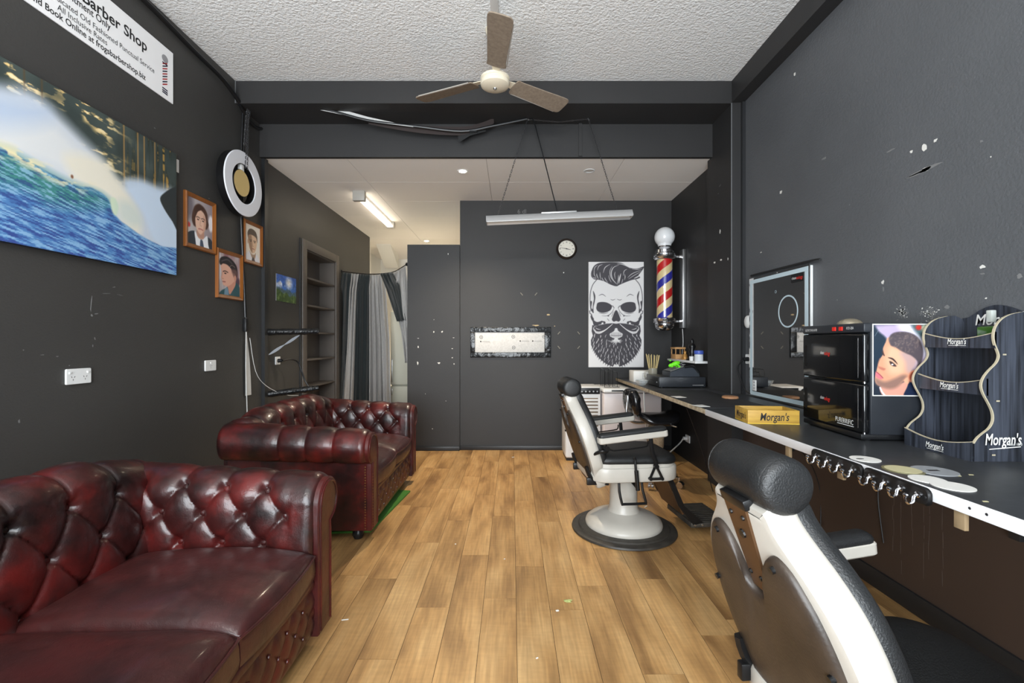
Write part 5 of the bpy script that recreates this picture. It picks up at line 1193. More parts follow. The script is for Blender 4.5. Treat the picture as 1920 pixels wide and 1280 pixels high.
# round speaker and socket left of the mirror
sp = empty('smart_speaker', (RW-.001, F*RW/(1407-960), P(0, 603, F*RW/(1407-960)).z)); tag(sp, 'round white speaker puck on wall left of tall mirror', 'speaker')
MB().lathe([(.048, 0), (.052, .010), (.048, .024), (.03, .032), (.001, .034)], 36, frame((0, 0, 0), (0, -1, 0), (0, 0, 1))).build('puck', M_wplastic, sp)
d = F*RW/(1405-960); ro = outlet('wall_outlet', -d, P(0, 673, d).z, .085, .075, MR, 'white power outlet with black plug beside tall mirror', False)
MB().cyl((.004, 0, .008), (.004, 0, .05), .018, 14, .013).build('plug', M_bplastic, ro)
o = MB().tube([(RW-.05, d-.005, P(0, 673, d).z), (RW-.07, d+.04, P(0, 690, d).z), (RW-.05, d+.03, .95), (RW-.045, d-.03, .87), (RW-.03, d-.08, .85)], .004, 6, 4).build('plug_lead', M_cable); tag(o, 'thin black cord looping from plug to foot of tall mirror', 'cord')

# far end of the counter: cash drawer, printer, frog, mug of straws, box, shelf
cd_ = empty('cash_drawer', (1.335, 4.12, ZK)); tag(cd_, 'wide black cash drawer on the far end of counter', 'cash drawer')
MB().box(0, .42, 0, .40, .006, .098, .006).build('body', M_cab, cd_)
MB().box(-.004, .0, .012, .388, .014, .090, .001).build('drawer_front', M_bplastic, cd_); MB().box(-.0055, -.004, .14, .26, .052, .058).build('slot', M_ink, cd_, 0)
MB().lathe([(.010, 0), (.010, .004)], 14, Matrix.Translation((-.004, .06, .045)) @ Matrix.Rotation(-PI/2, 4, 'Y')).build('lock', M_chrome, cd_)
for x in (.03, .39):
    for y in (.03, .37): MB().lathe([(.012, 0), (.012, .007)], 12, Matrix.Translation((x, y, 0))).build('foot', M_bplastic, cd_)
MB().box(.30, .40, -.0006, -.0001, .020, .028).build('badge', M_steel, cd_, 0)
rp_ = empty('receipt_printer', (1.45, 4.17, ZK+.0985)); tag(rp_, 'dark wedge-shaped receipt printer on top of cash drawer', 'printer')
mb = MB(); mb.loft([[(0, y, 0), (.27, y, 0), (.26, y, .045), (.20, y, .085), (.14, y, .088), (.0, y, .040)] for y in (0, .22)]); mb.build('housing', mat('slate_plastic', (46, 52, 60), .4), rp_)
mb = MB(); mb.loft([[(.01, y, .045), (.14, y, .092), (.14, y, .097), (.005, y, .05)] for y in (.02, .20)]); mb.build('lid', mat('grey_worn_lid', (96, 98, 98), .5, noise=(40, (130, 130, 128), .5, (1, 1, 1))), rp_)
MB().tube([(.13, .005, .085), (.20, .005, .092), (.235, .005, .07), (.262, .005, .035)], .012, 8, 3).build('handle', M_bplastic, rp_)
fg = empty('frog_figurine', (1.52, 4.24, ZK+.0985+.083)); tag(fg, 'bright green toy frog sitting on receipt printer', 'figurine')
M_frog = mat('bright_green_plastic', (112, 226, 36), .4)
bm_ = MB(); bm_.lathe([(.001, -.05), (.014, -.042), (.024, -.015), (.022, .010), (.016, .03), (.018, .045), (.012, .06), (.001, .066)], 16, Matrix.Translation((.0, 0, .030)) @ Matrix.Rotation(-PI/2-.35, 4, 'Y')); bm_.build('body', M_frog, fg, 180)
for s in (1, -1):
    MB().lathe([(.001, -.007), (.006, -.003), (.006, .003), (.001, .007)], 10, Matrix.Translation((-.046, s*.010, .060))).build('eye', M_frog, fg, 180)
    MB().tube([(-.02, s*.012, .026), (-.03, s*.024, .012), (-.038, s*.022, .001)], .005, 6, 3).build('front_leg', M_frog, fg)
    MB().tube([(.03, s*.012, .020), (.012, s*.030, .022), (.036, s*.030, .004), (.018, s*.034, .001)], .006, 6, 3).build('hind_leg', M_frog, fg)
cr2 = MB(); rs = random.Random(2)
for q in range(6): cr2.prism([(1.58+rs.uniform(-.03, .04), 4.24+rs.uniform(-.03, .03)) for _ in range(3)], ZK+.0985+.094+.006*q, ZK+.0985+.097+.006*q, Matrix.Rotation(0, 4, 'Z'))
o = stuff(cr2.build('crumpled_film', mat('clear_film', (170, 172, 174), .2, .1))); tag(o, 'crumpled clear plastic film on printer behind the frog', 'film')
mg = empty('glass_mug', (1.43, 4.62, ZK)); tag(mg, 'glass mug holding pale wooden sticks behind the cash drawer', 'mug')
M_mug = mat('smoky_clear_glass', (160, 158, 146), .15, alpha=.55)
MB().lathe([(.001, .004), (.042, .004), (.044, .0), (.046, .15), (.042, .15), (.040, .012), (.001, .010)], 24).build('glass', M_mug, mg)
MB().tube([(-.044, 0, .125), (-.075, 0, .115), (-.080, 0, .06), (-.045, 0, .035)], .008, 8, 3).build('handle', M_mug, mg)
M_stick = mat('pale_bamboo', (206, 186, 132), .6); rs = random.Random(4)
for q in range(12):
    a = 2*PI*q/12; r0, r1 = .015, .058+.010*(q % 3 == 0)
    o = MB().cyl((1.43+r0*math.cos(a), 4.62+r0*math.sin(a), ZK+.014), (1.43+r1*math.cos(a), 4.62+r1*math.sin(a), ZK+.285+rs.uniform(-.01, .012)), .0032, 6).build('bamboo_stick', M_stick)
    tag(o, 'pale thin bamboo stick standing in the glass mug', 'stick', 'sticks in the glass mug')
bx = empty('white_box', (1.36, 4.80, ZK)); tag(bx, 'small white carton with square picture near end of counter', 'box')
MB().box(-.10, .12, -.09, .09, 0, .115, .002).build('carton', M_lblw, bx); Mx = frame((0, -.0905, 0), (1, 0, 0), (0, 0, 1))
for q in ((-.01, .045, .033, .036), (-.01, .045, .088, .091), (-.01, -.007, .036, .088), (.042, .045, .036, .088)): MB().box(*q, 0, .0006, M=Mx).build('outline_print', M_grey, bx, 0)
MB().box(-.075, -.045, .12, .123, -.03, .02, M=Matrix.Identity(4)).build('flap', M_lblw, bx, 0) if False else None
bw = empty('glass_bowl', (1.235, 4.33, ZK)); tag(bw, 'small cut-glass bowl at counter edge in front of cash drawer', 'bowl')
mb = MB(); mb.lathe([(.025, 0), (.035, .006), (.055, .030), (.062, .052), (.058, .052), (.050, .030), (.030, .010), (.001, .010)], 14); mb.build('bowl', mat('cut_glass', (200, 205, 206), .08, .3, alpha=.6), bw, 20)
for px, py, w_, lb in ((1272, 745, .085, 'white paper slip lying further along the counter'), (1314, 762, .080, 'white paper slip lying nearest the wooden crate')):
    x, y = onK(px, py); o = MB().prism([(x-.03, y-.05), (x+.045, y-.04), (x+.03, y+.05), (x-.045, y+.04)], ZK+.0042, ZK+.0055).build('paper_slip', M_lblw, None, 0); tag(o, lb, 'paper', 'paper slips')
x, y = onK(1369, 747); o = MB().lathe([(.052, .0), (.056, .004), (.056, .014), (.052, .018), (.001, .018)], 32, Matrix.Translation((x, y, ZK))).build('cork_coaster', mat('tan_cork', (170, 124, 88), .6)); tag(o, 'tan round coaster on counter in front of tall mirror', 'coaster')
M_mat = mat('black_ribbed_mat', (36, 37, 39), .55, bump=(300, .6, .003))
mt = empty('counter_mat', (1.45, 3.2, ZK)); tag(mt, 'black textured rubber mat on counter left of the crate', 'mat')
MB().box(-.235, .20, -.35, .70, .0003, .004, .001).build('mat', M_mat, mt)

# small white shelf with ornaments in the recess
sh = MB(); sh.box(1.70, 1.839, 4.22, 4.98, 1.045, 1.065, .002); o = sh.build('wall_shelf', M_wplastic); tag(o, 'small white wall shelf above the cash drawer', 'shelf')
g = empty('toy_house', (1.765, 4.84, 1.0652)); tag(g, 'small tan wooden toy stall at end of wall shelf', 'ornament'); M_tan = mat('tan_wood', (186, 142, 92), .6)
MB().box(-.05, .05, -.07, .07, 0, .05, .003).build('base', M_tan, g); MB().box(-.055, .055, -.075, .075, .105, .125, .003).build('roof', M_tan, g)
for x in (-.045, .045):
    for y in (-.06, .06): MB().box(x-.004, x+.004, y-.004, y+.004, .05, .105).build('post', M_tan, g, 0)
g = empty('gold_figurine', (1.765, 4.64, 1.0652)); tag(g, 'small golden seated figurine in middle of wall shelf', 'figurine')
MB().lathe([(.03, 0), (.034, .012), (.024, .03), (.022, .05), (.012, .062), (.016, .074), (.012, .086), (.002, .094)], 18).build('figure', mat('old_gold', (176, 130, 70), .4, .5), g, 180); MB().lathe([(.036, 0), (.036, .006)], 18).build('plinth', M_tan, g)
g = empty('black_statuette', (1.765, 4.46, 1.0652)); tag(g, 'tall thin black statuette on wall shelf', 'figurine')
MB().lathe([(.05, 0), (.05, .012), (.03, .03), (.024, .06), (.034, .085), (.022, .105), (.036, .13), (.030, .155), (.012, .168), (.018, .182), (.016, .20), (.004, .215)], 20).build('figure', mat('black_resin', (18, 18, 20), .3), g, 180); MB().lathe([(.055, 0), (.055, .010)], 20).build('plinth', M_bplastic, g)
g = empty('jar', (1.765, 4.30, 1.0652)); tag(g, 'clear plastic jar with blue lid at near end of wall shelf', 'jar')
MB().lathe([(.038, 0), (.04, .005), (.04, .062), (.034, .066)], 24).build('body', mat('cloudy_jar', (206, 210, 214), .3), g); MB().lathe([(.042, .066), (.043, .070), (.043, .096), (.040, .10)], 24).build('lid', mat('blue_lid', (70, 92, 176), .4), g)
g = empty('white_cup', (1.73, 4.385, 1.0652)); tag(g, 'small white pot beside the jar on wall shelf', 'pot'); MB().lathe([(.018, 0), (.022, .04), (.018, .042), (.016, .006), (.001, .005)], 18).build('pot', M_wplastic, g)
# yellow bits
# ------------------------------------------------------------------ ceiling fan
M_blade = mat('brown_dusty_fan_blade', (122, 108, 94), .6, noise=(50, (146, 132, 116), .5, (1, 1, 1)))
M_bladetop = mat('grey_fan_dust', (170, 164, 156), .9)
M_fanw = mat('cream_fan_enamel', (224, 214, 192), .35)
fn = empty('ceiling_fan', (-.114, 3.05, 2.945), math.radians(5)); tag(fn, 'three-blade brown ceiling fan with cream motor', 'ceiling fan')
MB().lathe([(.001, 0), (.03, .002), (.075, .008), (.094, .018), (.099, .032), (.097, .042), (.090, .046), (.092, .050), (.098, .054), (.098, .068), (.085, .080), (.05, .10), (.025, .12), (.016, .13)], 48).build('motor', M_fanw, fn)
MB().lathe([(.001, -.008), (.008, -.007), (.012, -.002), (.013, .003)], 20).build('cap_screw', M_steel, fn)
MB().cyl((0, 0, .12), (0, 0, .34), .012, 14).build('down_rod', M_fanw, fn)
MB().lathe([(.02, .32), (.045, .34), (.062, .37), (.065, .394)], 28).build('canopy', M_fanw, fn)
for k in range(3):
    a = math.radians(-90+120*k); Rm = Matrix.Rotation(a, 4, 'Z') @ Matrix.Translation((0, 0, .060)) @ Matrix.Rotation(math.radians(-13), 4, 'X')
    out = crom2([(.15, -.055), (.20, -.060), (.40, -.067), (.56, -.074), (.600, -.066), (.612, -.04), (.612, .04), (.600, .066), (.56, .074), (.40, .067), (.20, .060), (.15, .055)], 3, True)
    b_ = MB().prism(out, -.004, .004, Rm, inset=.0015).build('blade', M_blade, fn)
    MB().prism([(.085, -.022), (.19, -.035), (.19, .035), (.085, .022)], .004, .008, Rm).build('blade_iron', M_fanw, b_)
    stuff(MB().tube([Rm @ Vector((.17, .066, .001)), Rm @ Vector((.40, .071, .001)), Rm @ Vector((.57, .076, .001))], .004, 5, 3).build('dust_edge', M_bladetop, b_))

# ------------------------------------------------------------------ pendant fluorescent on chains
M_alu = mat('silver_reflector', (196, 196, 196), .35, .6); M_tube_off = mat('unlit_tube', (214, 212, 206), .3); M_tube_fill = mat('added_fill_tube', (255, 250, 240), .3, emit=((255, 248, 238), 50))  # the glowing tube serves only the added fill fixtures
def pendant(name, c, L_, tilt, label, tube_mat, hooks, ends, cablept=None, zhook=ZB, hood=True):
    r = empty(name, c); r.rotation_euler = (0, -tilt, 0); tag(r, label, 'light fixture', 'pendant tube lights')
    pr = [(-.030, .035), (.030, .035), (.034, .030), (.062, -.018), (.062, -.026), (.052, -.026), (.026, .020), (-.026, .020), (-.052, -.026), (-.062, -.026), (-.062, -.018), (-.034, .030)]
    if hood:
        MB().loft([[(x, y, z) for y, z in pr] for x in (-L_/2, L_/2)], cap=False).build('reflector', M_alu, r)
        for s in (-1, 1): MB().prism([(-.062, -.026), (.062, -.026), (.062, -.018), (.034, .032), (-.034, .032), (-.062, -.018)], 0, .004, Matrix(((0, 0, s, s*L_/2-(s*.004)), (1, 0, 0, 0), (0, 1, 0, 0), (0, 0, 0, 1)))).build('end_cap', M_alu, r)
    MB().cyl((-L_/2+.02, 0, -.006), (L_/2-.02, 0, -.006), .015, 14).build('tube', tube_mat, r)
    MB().box(-.15 if hood else -L_/2, .15 if hood else L_/2, -.026 if hood else -.012, .026 if hood else .012, .034, .048, .003).build('gear_tray', M_alu, r)
    if not hood:
        for s in (-1, 1): MB().box(s*L_/2-.02, s*L_/2+.02, -.012, .012, -.02, .034, .003).build('tube_holder', M_wplastic, r)
    inv = (Matrix.Translation(c) @ Matrix.Rotation(-tilt, 4, 'Y')).inverted()
    for h_, e in zip(hooks, ends): stuff(chain(MB(), [inv @ Vector(h_), inv @ Vector(e)], .020, .0018, .005).build('chain', M_chain, r))
    if cablept: MB().tube([inv @ Vector(cablept[0]), inv @ (Vector(cablept[0])+Vector((.05, 0, -.06))), inv @ Vector(cablept[1])], .005, 6, 3).build('feed_cable', M_cable, r)
    return r
lc = P(1048, 408, 3.88)
pendant('pendant_light', tuple(lc), 1.24, .043, 'silver tube light hanging on chains below the black beam', M_tube_off,
        [(.137, 3.89, ZB), (.652, 3.89, ZB)], [(P(932, 408, 3.88)), (P(1158, 398, 3.88))], ((.15, 3.89, ZB-.01), tuple(P(1046, 401, 3.88))))
o = stuff(chain(MB(), [(.137, 3.89, ZB-.012), (.40, 3.89, ZB-.035), (.652, 3.89, ZB-.008)], .020, .0016, .005).build('slack_chain', M_chain)); tag(o, 'slack chain slung between two hooks under the beam', 'chain'); del o['kind']
for x in (.137, .652):
    o = MB().tube([(x, 3.89, ZB), (x, 3.89, ZB-.012), (x+.006, 3.89, ZB-.020), (x+.010, 3.89, ZB-.012)], .002, 6, 3).build('ceiling_hook', M_steel); tag(o, 'small hook under the beam, %s end of the slack chain' % ('left' if x < .3 else 'right'), 'hook')
# two fill fixtures added to brighten the room, unseen behind and above the camera
for q, (yy, xx, lab) in enumerate(((-.30, -.85, 'added fill tube light on chains nearer the left wall'), (-1.05, .25, 'added fill tube light on chains close to shop window'))):
    pendant('pendant_light', (xx, yy, 2.50), 1.5, 0, lab, M_tube_fill, [(xx-.5, yy, ZC), (xx+.5, yy, ZC)], [(xx-.5, yy, 2.55), (xx+.5, yy, 2.55)], hood=False)

# sagging strip of cloth and cable under the beam
pts = [P(443, 192, 3.69), P(520, 198, 3.72), P(600, 203, 3.76), P(690, 226, 3.80), P(780, 237, 3.84), P(865, 246, 3.87), P(925, 236, 3.88), P(988, 223, 3.885)]
o = MB().tube(pts, .012, 8, 5).build('sagging_cable', M_cable); tag(o, 'black taped cable sagging under the beam towards pendant light', 'cable')
dr = crom([P(690, 228, 3.81), P(780, 240, 3.85), P(865, 243, 3.88), P(900, 236, 3.89), P(926, 226, 3.895)], 5)
o = MB(); o.loft([[p+Vector((0, .012, .03)), p+Vector((0, .014, -.012-.03*math.sin(PI*i/len(dr))))] for i, p in enumerate(dr)], cap=False, closed=False)
o = o.build('hanging_cloth', mat('dark_brown_cloth', (44, 34, 32), .7)); tag(o, 'dark brown cloth strip hanging loose under the beam', 'cloth')
ws = [(560, 197, 1), (600, 205, 6), (640, 213, 8), (690, 225, 6), (740, 233, 3), (775, 238, 1)]
o = MB(); o.loft([[P(px, py-h_, 3.745+.0004*(px-560)), P(px, py+h_*.2, 3.74+.0004*(px-560))] for px, py, h_ in ws], cap=False, closed=False)
o = o.build('torn_white_strip', M_wcable); tag(o, 'torn white plastic strip hanging below the beam at left', 'strip')
o = MB(); o.box(-.36, -.30, 3.86, 3.89, 3.03, 3.04); o.loft([[P(858, 255, 3.89), P(862, 266, 3.89)], [P(880, 250, 3.89), P(882, 254, 3.89)], [P(910, 243, 3.89), P(912, 246, 3.89)]], cap=False, closed=False)
o = stuff(o.build('loose_tape_end', M_cable)); tag(o, 'loose black tape end dangling beneath the sagging cable', 'tape')

# ------------------------------------------------------------------ rear ceiling fittings
def downlight(x, y, lit, label, power=0):
    r = empty('downlight', (x, y, ZR)); tag(r, label, 'downlight', 'recessed ceiling downlights')
    MB().lathe([(.036, .0), (.036, -.004), (.050, -.006), (.054, -.001)], 32, cap=False).build('trim_ring', M_wplastic, r)
    MB().lathe([(.036, -.002), (.001, -.0025)], 24, cap=False).build('lamp', mat('lit_lamp', (255, 236, 205), .3, emit=((255, 232, 196), 40)) if lit else M_tube_off, r)
    if lit:
        l = bpy.data.lights.new('downlight_beam', 'SPOT'); l.energy = power; l.color = (1, .84, .64); l.spot_size = math.radians(112); l.spot_blend = .8; l.shadow_soft_size = .04
        o = bpy.data.objects.new('downlight_beam', l); COL.objects.link(o); o.parent = r; o.location = (0, 0, -.012)
downlight(-.47, 4.34, True, 'lit downlight in white ceiling left of the tube light chains', 130)
downlight(.736, 4.33, False, 'unlit downlight in white ceiling right of the tube light chains')
downlight(-1.38, 7.35, True, 'lit downlight glowing over the top of low black partition', 320)
bt = empty('batten_light', (-1.655, 5.56, ZR)); tag(bt, 'twin tube fluorescent batten on white ceiling before the curtain', 'light fixture')
M_bat = mat('grey_batten', (170, 166, 158), .45)
MB().box(-.030, .030, -.60, .62, -.035, 0, .003).build('spine', M_wplastic, bt)
MB().box(-.065, .065, -.66, -.60, -.105, 0, .004).build('end_box', M_bat, bt); MB().box(-.055, .055, .60, .64, -.085, 0, .004).build('end_box', M_bat, bt)
for s in (-1, 1): MB().cyl((s*.026, -.60, -.062), (s*.026, .60, -.062), .013, 12).build('tube', mat('batten_tube_lit', (255, 248, 232), .3, emit=((255, 242, 222), 3.2)), bt)

# ------------------------------------------------------------------ curtain across the opening
dpx = lambda px: float(np.interp(px, [632, 640, 665, 700, 735, 750, 765], [5.86, 5.93, 6.10, 6.20, 6.08, 5.72, 5.36]))
ZROD = 2.155
M_cdark = mat('black_green_curtain', (30, 38, 40), .85, sheen=.2); M_cgrey = mat('grey_linen_curtain', (168, 166, 164), .85, sheen=.2, noise=(40, (158, 156, 153), .5, (1, 1, 1)))
rodp = [((px-960)/F*dpx(px)+.0, dpx(px), ZROD+.012) for px in (640, 655, 675, 700, 725, 740, 750, 763)]
rod = empty('curtain_rod', (rodp[3][0], rodp[3][1], 0)); tag(rod, 'thin bowed dark curtain rod between bookcase wall and partition', 'curtain rod')
inv = Vector((-rodp[3][0], -rodp[3][1], 0))
MB().tube([Vector(p)+inv for p in rodp], .007, 8, 4).build('rod', M_blackmetal, rod)
for p in (rodp[0], rodp[-1]): MB().lathe([(.001, -.022), (.014, -.016), (.020, 0), (.014, .016), (.001, .022)], 14, Matrix.Translation(Vector(p)+inv)).build('finial', M_blackmetal, rod)
MB().cyl(Vector((LW+.001, 5.93, ZROD+.012))+inv, Vector(rodp[0])+inv, .008).build('wall_bracket', M_blackmetal, rod); MB().cyl(Vector((-1.199, 5.29, ZROD+.012))+inv, Vector(rodp[-1])+inv, .008).build('wall_bracket', M_blackmetal, rod)
def cpanel(name, rows, m, parent, pl, ph, n=44, dy=0):
    """rows: (z, px_left, px_right) down the cloth; soft pleats across"""
    rings = []; R_ = []
    for i in range(len(rows)-1):
        for q in range(7):
            t = q/7; R_.append([rows[i][k]+(rows[i+1][k]-rows[i][k])*t for k in range(3)])
    R_.append(list(rows[-1]))
    for k, (z, a, b) in enumerate(R_):
        amp = .018+.034*min(1, k/6); ring = []
        for j in range(n+1):
            u = j/n; px = a+(b-a)*u; d = dpx(px)+amp*math.sin(2*PI*(pl*u+ph)+.12*k*math.sin(3*u+ph))+.4*amp*math.sin(2*PI*(pl*2.3*u+ph*2))
            ring.append(((px-960)/F*dpx(px)+.010*math.sin(2*PI*pl*u*1.0), d+dy, z))
        rings.append(ring)
    mb = MB(); mb.loft(rings, cap=False, closed=False); mb.bm.faces.ensure_lookup_table()
    o = mb.build(name, m, parent, 180); md = o.modifiers.new('thickness', 'SOLIDIFY'); md.thickness = .004; return o
cu = empty('curtain'); tag(cu, 'drawn curtain of alternating black and grey panels left of opening', 'curtain', 'two halves of the curtain')
cpanel('black_panel', [(ZROD, 640, 661), (1.9, 636, 660), (1.2, 633, 657), (.05, 631, 645)], M_cdark, cu, 3, .1)
cpanel('grey_panel', [(ZROD, 658, 676), (1.9, 655, 672), (1.2, 651, 669), (.05, 640, 665)], M_cgrey, cu, 3, .4)
cpanel('black_panel', [(ZROD, 673, 696), (1.9, 668, 693), (1.2, 667, 692), (.05, 662, 691)], M_cdark, cu, 4, .7)
cpanel('grey_panel', [(ZROD, 692, 719), (1.95, 691, 722), (1.3, 690, 729), (.05, 690, 733)], M_cgrey, cu, 4, .2)
cu2 = empty('curtain'); tag(cu2, 'curtain half of black and grey cloth swept aside to partition', 'curtain', 'two halves of the curtain')
cpanel('black_panel', [(ZROD, 716, 738), (1.95, 727, 750), (1.72, 737, 757), (1.5, 748, 762)], M_cdark, cu2, 3, .3, dy=-.09)
cpanel('grey_panel', [(ZROD, 737, 761), (1.95, 734, 764), (1.6, 746, 765), (1.25, 757, 767), (1.0, 762, 768)], M_cgrey, cu2, 3, .6)
fg_ = empty('fridge', (-1.42, 6.75, 0)); tag(fg_, 'pale tall fridge standing behind the curtain', 'fridge')
M_fr = mat('pale_fridge_enamel', (206, 206, 192), .35)
MB().box(-.30, .30, -.25, .30, .03, 1.69, .01).build('cabinet', M_fr, fg_)
for z0_, z1_ in ((.045, .62), (.635, 1.675)): MB().box(-.30, .30, -.315, -.252, z0_, z1_, .014, 3).build('door', M_fr, fg_)
for z0_, z1_ in ((.50, .59), (.68, 1.0)): MB().box(-.285, -.265, -.345, -.312, z0_, z1_, .006).build('handle', M_steel, fg_)
MB().box(-.27, .27, -.20, .25, 0, .03).build('plinth', M_bplastic, fg_)

# ------------------------------------------------------------------ appliances below the counter end
ac = empty('air_cooler', (.76, 4.92, 0)); tag(ac, 'white portable air cooler with slatted front behind the barber chair', 'air cooler')
MB().box(-.20, .17, -.16, .20, .03, .775, .02, 3).build('body', M_wplastic, ac)
MB().box(-.10, .16, -.168, -.155, .70, .765, .004).build('control_panel', M_bplastic, ac)
for i in range(6): MB().lathe([(.009, 0), (.008, .008)], 12, Matrix.Translation((-.07+.04*i, -.168, .728)) @ Matrix.Rotation(PI/2, 4, 'X')).build('knob', M_steel, ac)
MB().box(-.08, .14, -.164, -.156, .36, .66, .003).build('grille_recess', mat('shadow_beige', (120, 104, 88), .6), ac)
for i in range(8): MB().box(-.078, .138, -.176, -.162, .375+.036*i, .397+.036*i, .003).build('slat', M_wplastic, ac)
MB().box(-.19, .16, -.14, .18, 0, .03).build('plinth', M_bplastic, ac)
fz = empty('chest_freezer', (1.245, 4.93, 0)); tag(fz, 'small white chest freezer tucked under the far counter end', 'freezer')
M_pink = mat('pinkish_white_enamel', (216, 208, 208), .35)
MB().box(-.30, .30, -.24, .26, .03, .715, .015, 3).build('body', M_pink, fz); MB().box(-.305, .305, -.25, .262, .722, .762, .012, 3).build('lid', M_wplastic, fz)
MB().box(-.22, -.10, -.256, -.248, .735, .750, .003).build('badge', M_bplastic, fz); MB().box(-.27, .27, -.20, .22, 0, .03).build('plinth', M_bplastic, fz)
MB().box(.02, .20, -.247, -.238, .10, .32, .003).build('vent_frame', M_grey, fz)
for i in range(7): MB().box(.03, .19, -.252, -.246, .115+.028*i, .129+.028*i, .002).build('vent_slat', M_wplastic, fz)
for i, (x, lb) in enumerate(((1.015, 'black wire letter rack on freezer, left of the two'), (1.10, 'black wire letter rack on freezer, beside the counter end'))):
    wr = empty('wire_rack', (x, 4.93, .7625)); tag(wr, lb, 'wire rack', 'wire racks')
    for q, (dx, h_) in enumerate(((-.03, .19), (.02, .16))):
        MB().tube([(dx-.004, -.11, .004), (dx-.004, -.11, h_-.02), (dx-.004, -.095, h_), (dx-.004, .095, h_), (dx-.004, .11, h_-.02), (dx-.004, .11, .004)], .0026, 6, 1).build('wire_loop', M_blackmetal, wr)
        for yy in (0,): MB().cyl((dx-.004, yy, .004), (dx-.004, yy, h_), .0012, 6).build('wire', M_blackmetal, wr)
    for yy in (-.11, .11): MB().cyl((-.04, yy, .0045), (.04, yy, .0045), .003, 6).build('base_wire', M_blackmetal, wr)

# ------------------------------------------------------------------ rolling stool with backrest
stl = empty('saddle_stool', (1.27, 4.03, 0), math.radians(8)); tag(stl, 'black leather rolling stool with buttoned backrest beside the counter', 'stool')
M_shiny = mat('shiny_black_leather', (20, 20, 22), .22, coat=.3)
for k in range(5):
    a = math.radians(72*k+20); e = Vector((.215*math.cos(a), .215*math.sin(a), 0))
    lg = MB(); lg.loft([[Vector((0, 0, z))+Vector((-math.sin(a), math.cos(a), 0))*w_+e*t for w_, z in ((-.018*(1-.4*t), .085-.012*t), (.018*(1-.4*t), .085-.012*t), (.014*(1-.4*t), .120-.03*t), (-.014*(1-.4*t), .120-.03*t))] for t in (.06, 1)]); lg = lg.build('star_leg', M_chrome, stl)
    cs = MB(); cs.cyl((e.x, e.y, .052), (e.x, e.y, .092), .008, 10); 
    for s in (-1, 1):
        c_ = e+Vector((-math.sin(a)*s*.013+.012*math.cos(a), math.cos(a)*s*.013+.012*math.sin(a), .029)); t_ = Vector((-math.sin(a), math.cos(a), 0))*.009
        cs.cyl(c_-t_, c_+t_, .028, 18)
    cs.build('caster', M_chrome, lg)
MB().lathe([(.034, .085), (.036, .125), (.026, .14), (.026, .34), (.018, .345), (.018, .53)], 20).build('gas_lift', M_chrome, stl)
MB().lathe([(.055, .30), (.07, .32), (.075, .42), (.06, .50), (.03, .52)], 18).build('furry_cover', mat('beige_fleece', (158, 138, 112), .9, bump=(90, 1, .01)), stl)
st_o = rrect(-.185, .20, -.16, .16, .13, 8)
MB().loft([[(x, y, z+.05*(x/.2)**2-.05*(y/.16)**2*.4) for x, y in inset_poly(st_o, i)] for i, z in ((.02, .535), (0, .55), (-.004, .572), (.008, .592), (.03, .602), (.07, .606))]).build('seat', M_shiny, stl, 60)
bk_ = MB(); nu, nv = 30, 30; vs = []; fs = []
ol = crom2([(-.13, -.06), (-.10, -.105), (0, -.115), (.10, -.105), (.13, -.06), (.135, .02), (.10, .095), (.03, .11), (0, .10), (-.03, .11), (-.10, .095), (-.135, .02)], 3, True)
Mb_ = Matrix.Translation((-.215, 0, .725)) @ Matrix.Rotation(-.15, 4, 'Y') @ Matrix(((0, 0, 1, 0), (1, 0, 0, 0), (0, 1, 0, 0), (0, 0, 0, 1)))
def bring(k, z): return [Mb_ @ Vector((x*k, y*k, z-.6*(x*k)**2+.02*(1-k)*math.sin(5*math.atan2(y, x)))) for x, y in ol]
bk_.loft([bring(.55, -.034), bring(.9, -.030), bring(1, -.010), bring(1, .010), bring(.92, .030), bring(.7, .042), bring(.4, .040), bring(.12, .024)]); bk_.build('backrest', M_shiny, stl, 70)
MB().lathe([(.010, 0), (.008, .006)], 12, Mb_ @ Matrix.Translation((0, 0, .022))).build('button', M_shiny, stl)
ba = MB(); ba.tube([(-.08, 0, .535), (-.20, 0, .54), (-.265, 0, .60), (-.262, 0, .72)], .012, 8, 4); ba.box(-.268, -.250, -.02, .02, .66, .78, .003); ba.build('back_bracket', M_steel, stl)
MB().tube([(.05, -.05, .54), (.08, -.18, .53), (.09, -.21, .53)], .006, 6, 3).build('height_lever', M_steel, stl)

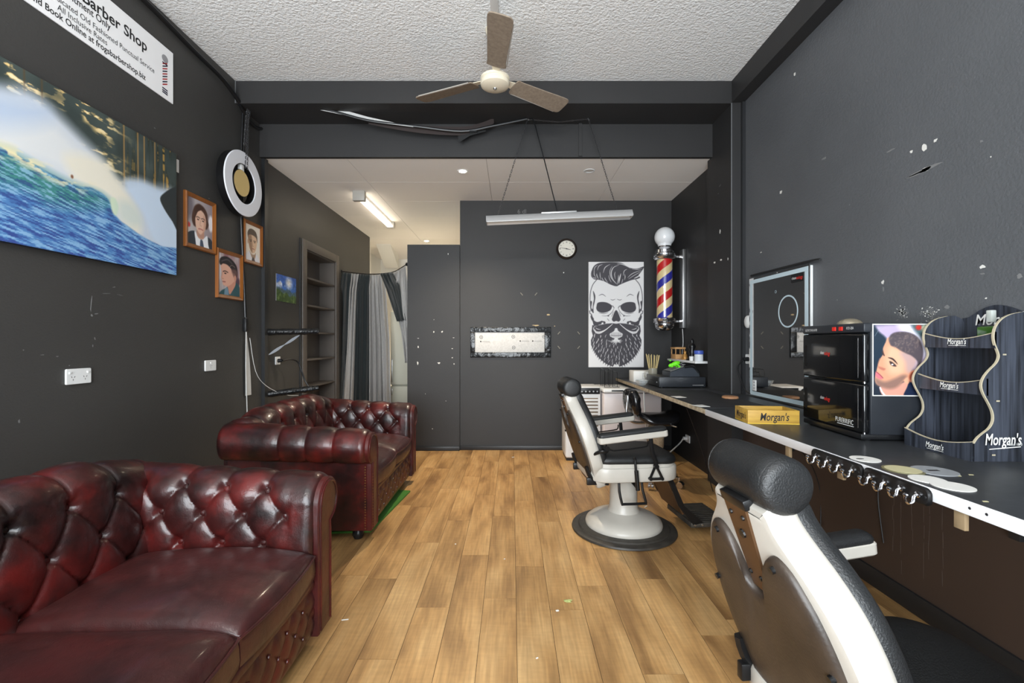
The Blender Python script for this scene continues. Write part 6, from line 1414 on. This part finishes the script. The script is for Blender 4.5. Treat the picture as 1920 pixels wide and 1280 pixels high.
# ------------------------------------------------------------------ odds and ends
d = 4.75; ro2 = outlet('wall_outlet', -d, .235, .11, .075, frame((1.84, 0, 0), (0, -1, 0), (0, 0, 1)), 'white power outlet with plug low on wall under the counter', True)
MB().cyl((-.02, 0, .008), (-.02, 0, .045), .018, 12).build('plug', M_wplastic, ro2)
o = MB().tube([(1.23, 4.25, .80), (1.25, 4.27, .55), (1.32, 4.35, .22), (1.5, 4.5, .12), (1.74, 4.76, .17), (1.795, 4.77, .235)], .007, 6, 5).build('loose_lead', M_wcable); tag(o, 'white electric lead looping from counter to low power outlet', 'lead')
o = MB().tube([(1.27, 3.35, .80), (1.45, 3.5, .45), (1.58, 3.6, .10), (1.66, 3.75, .02)], .004, 6, 5).build('dark_lead', M_cable); tag(o, 'thin black lead hanging under the counter behind the step', 'lead')
o = MB().tube([(1.30, 2.28, .79), (1.70, 2.29, .72), (1.842, 2.31, .60), (1.845, 2.29, .42), (1.845, 2.26, .25)], .003, 6, 5).build('thin_lead', M_cable); tag(o, 'thin black lead down brown wall behind the near armrest', 'lead')
o = MB().tube([(1.30, 2.72, .79), (1.70, 2.73, .62), (1.845, 2.74, .40), (1.845, 2.72, .15)], .003, 6, 5).build('thin_lead', M_cable); tag(o, 'thin black lead behind the near headrest on brown wall', 'lead')
M_turf = mat('green_artificial_turf', (70, 128, 44), .9, bump=(260, 1, .01))
gm = MB(); gm.prism([(-1.25, 2.95), (-.925, 2.98), (-.845, 3.78), (-1.2, 3.85)], .0003, .012); o = gm.build('turf_mat', M_turf); tag(o, 'small green artificial turf mat under the further sofa', 'mat')
M_leaf = mat('dry_green_leaf', (150, 156, 96), .7)
lf = [(-.020, -.004), (-.008, -.012), (.004, -.010), (.018, -.014), (.014, -.002), (.026, .004), (.010, .008), (.002, .018), (-.006, .008), (-.018, .010)]
x, y = .268, 2.188
o = MB(); o.loft([[(x+a*k, y+b*k, .0005+.006*(1-k)+.004*abs(a)/.02) for a, b in lf] for k in (1, .1)]); o = o.build('fallen_leaf', M_leaf, None, 0); tag(o, 'small dry leaf lying alone on the floor boards', 'leaf')
def bit(px, py, l, w_, rot, lab, m=M_chip):
    dd_ = F*H/(py-640); x, y = (px-960)/F*dd_, dd_; Mx = Matrix.Translation((x, y, .0003)) @ Matrix.Rotation(rot, 4, 'Z')
    o = MB().box(-l/2, l/2, -w_/2, w_/2, 0, .003, .0008, M=Mx).build('litter_bit', m); tag(o, lab, 'litter', 'litter on the floor')
bit(1045, 1145, .014, .010, .3, 'pale crumb on the floor just left of the fallen leaf')
bit(647, 1162, .030, .005, .2, 'short pale stick on the floor beside the near sofa')
bit(1211, 950, .05, .010, .9, 'white strip on the floor beside barber chair base')
bit(962, 857, .030, .010, .5, 'white scrap on the floor near the back wall')
bit(854, 1020, .008, .008, 0, 'tiny white crumb on the boards left of the middle')
bit(946, 1048, .008, .005, .6, 'tiny white crumb on the boards near the middle')
bit(1007, 1234, .010, .005, .6, 'tiny pale crumb on the boards near bottom edge')
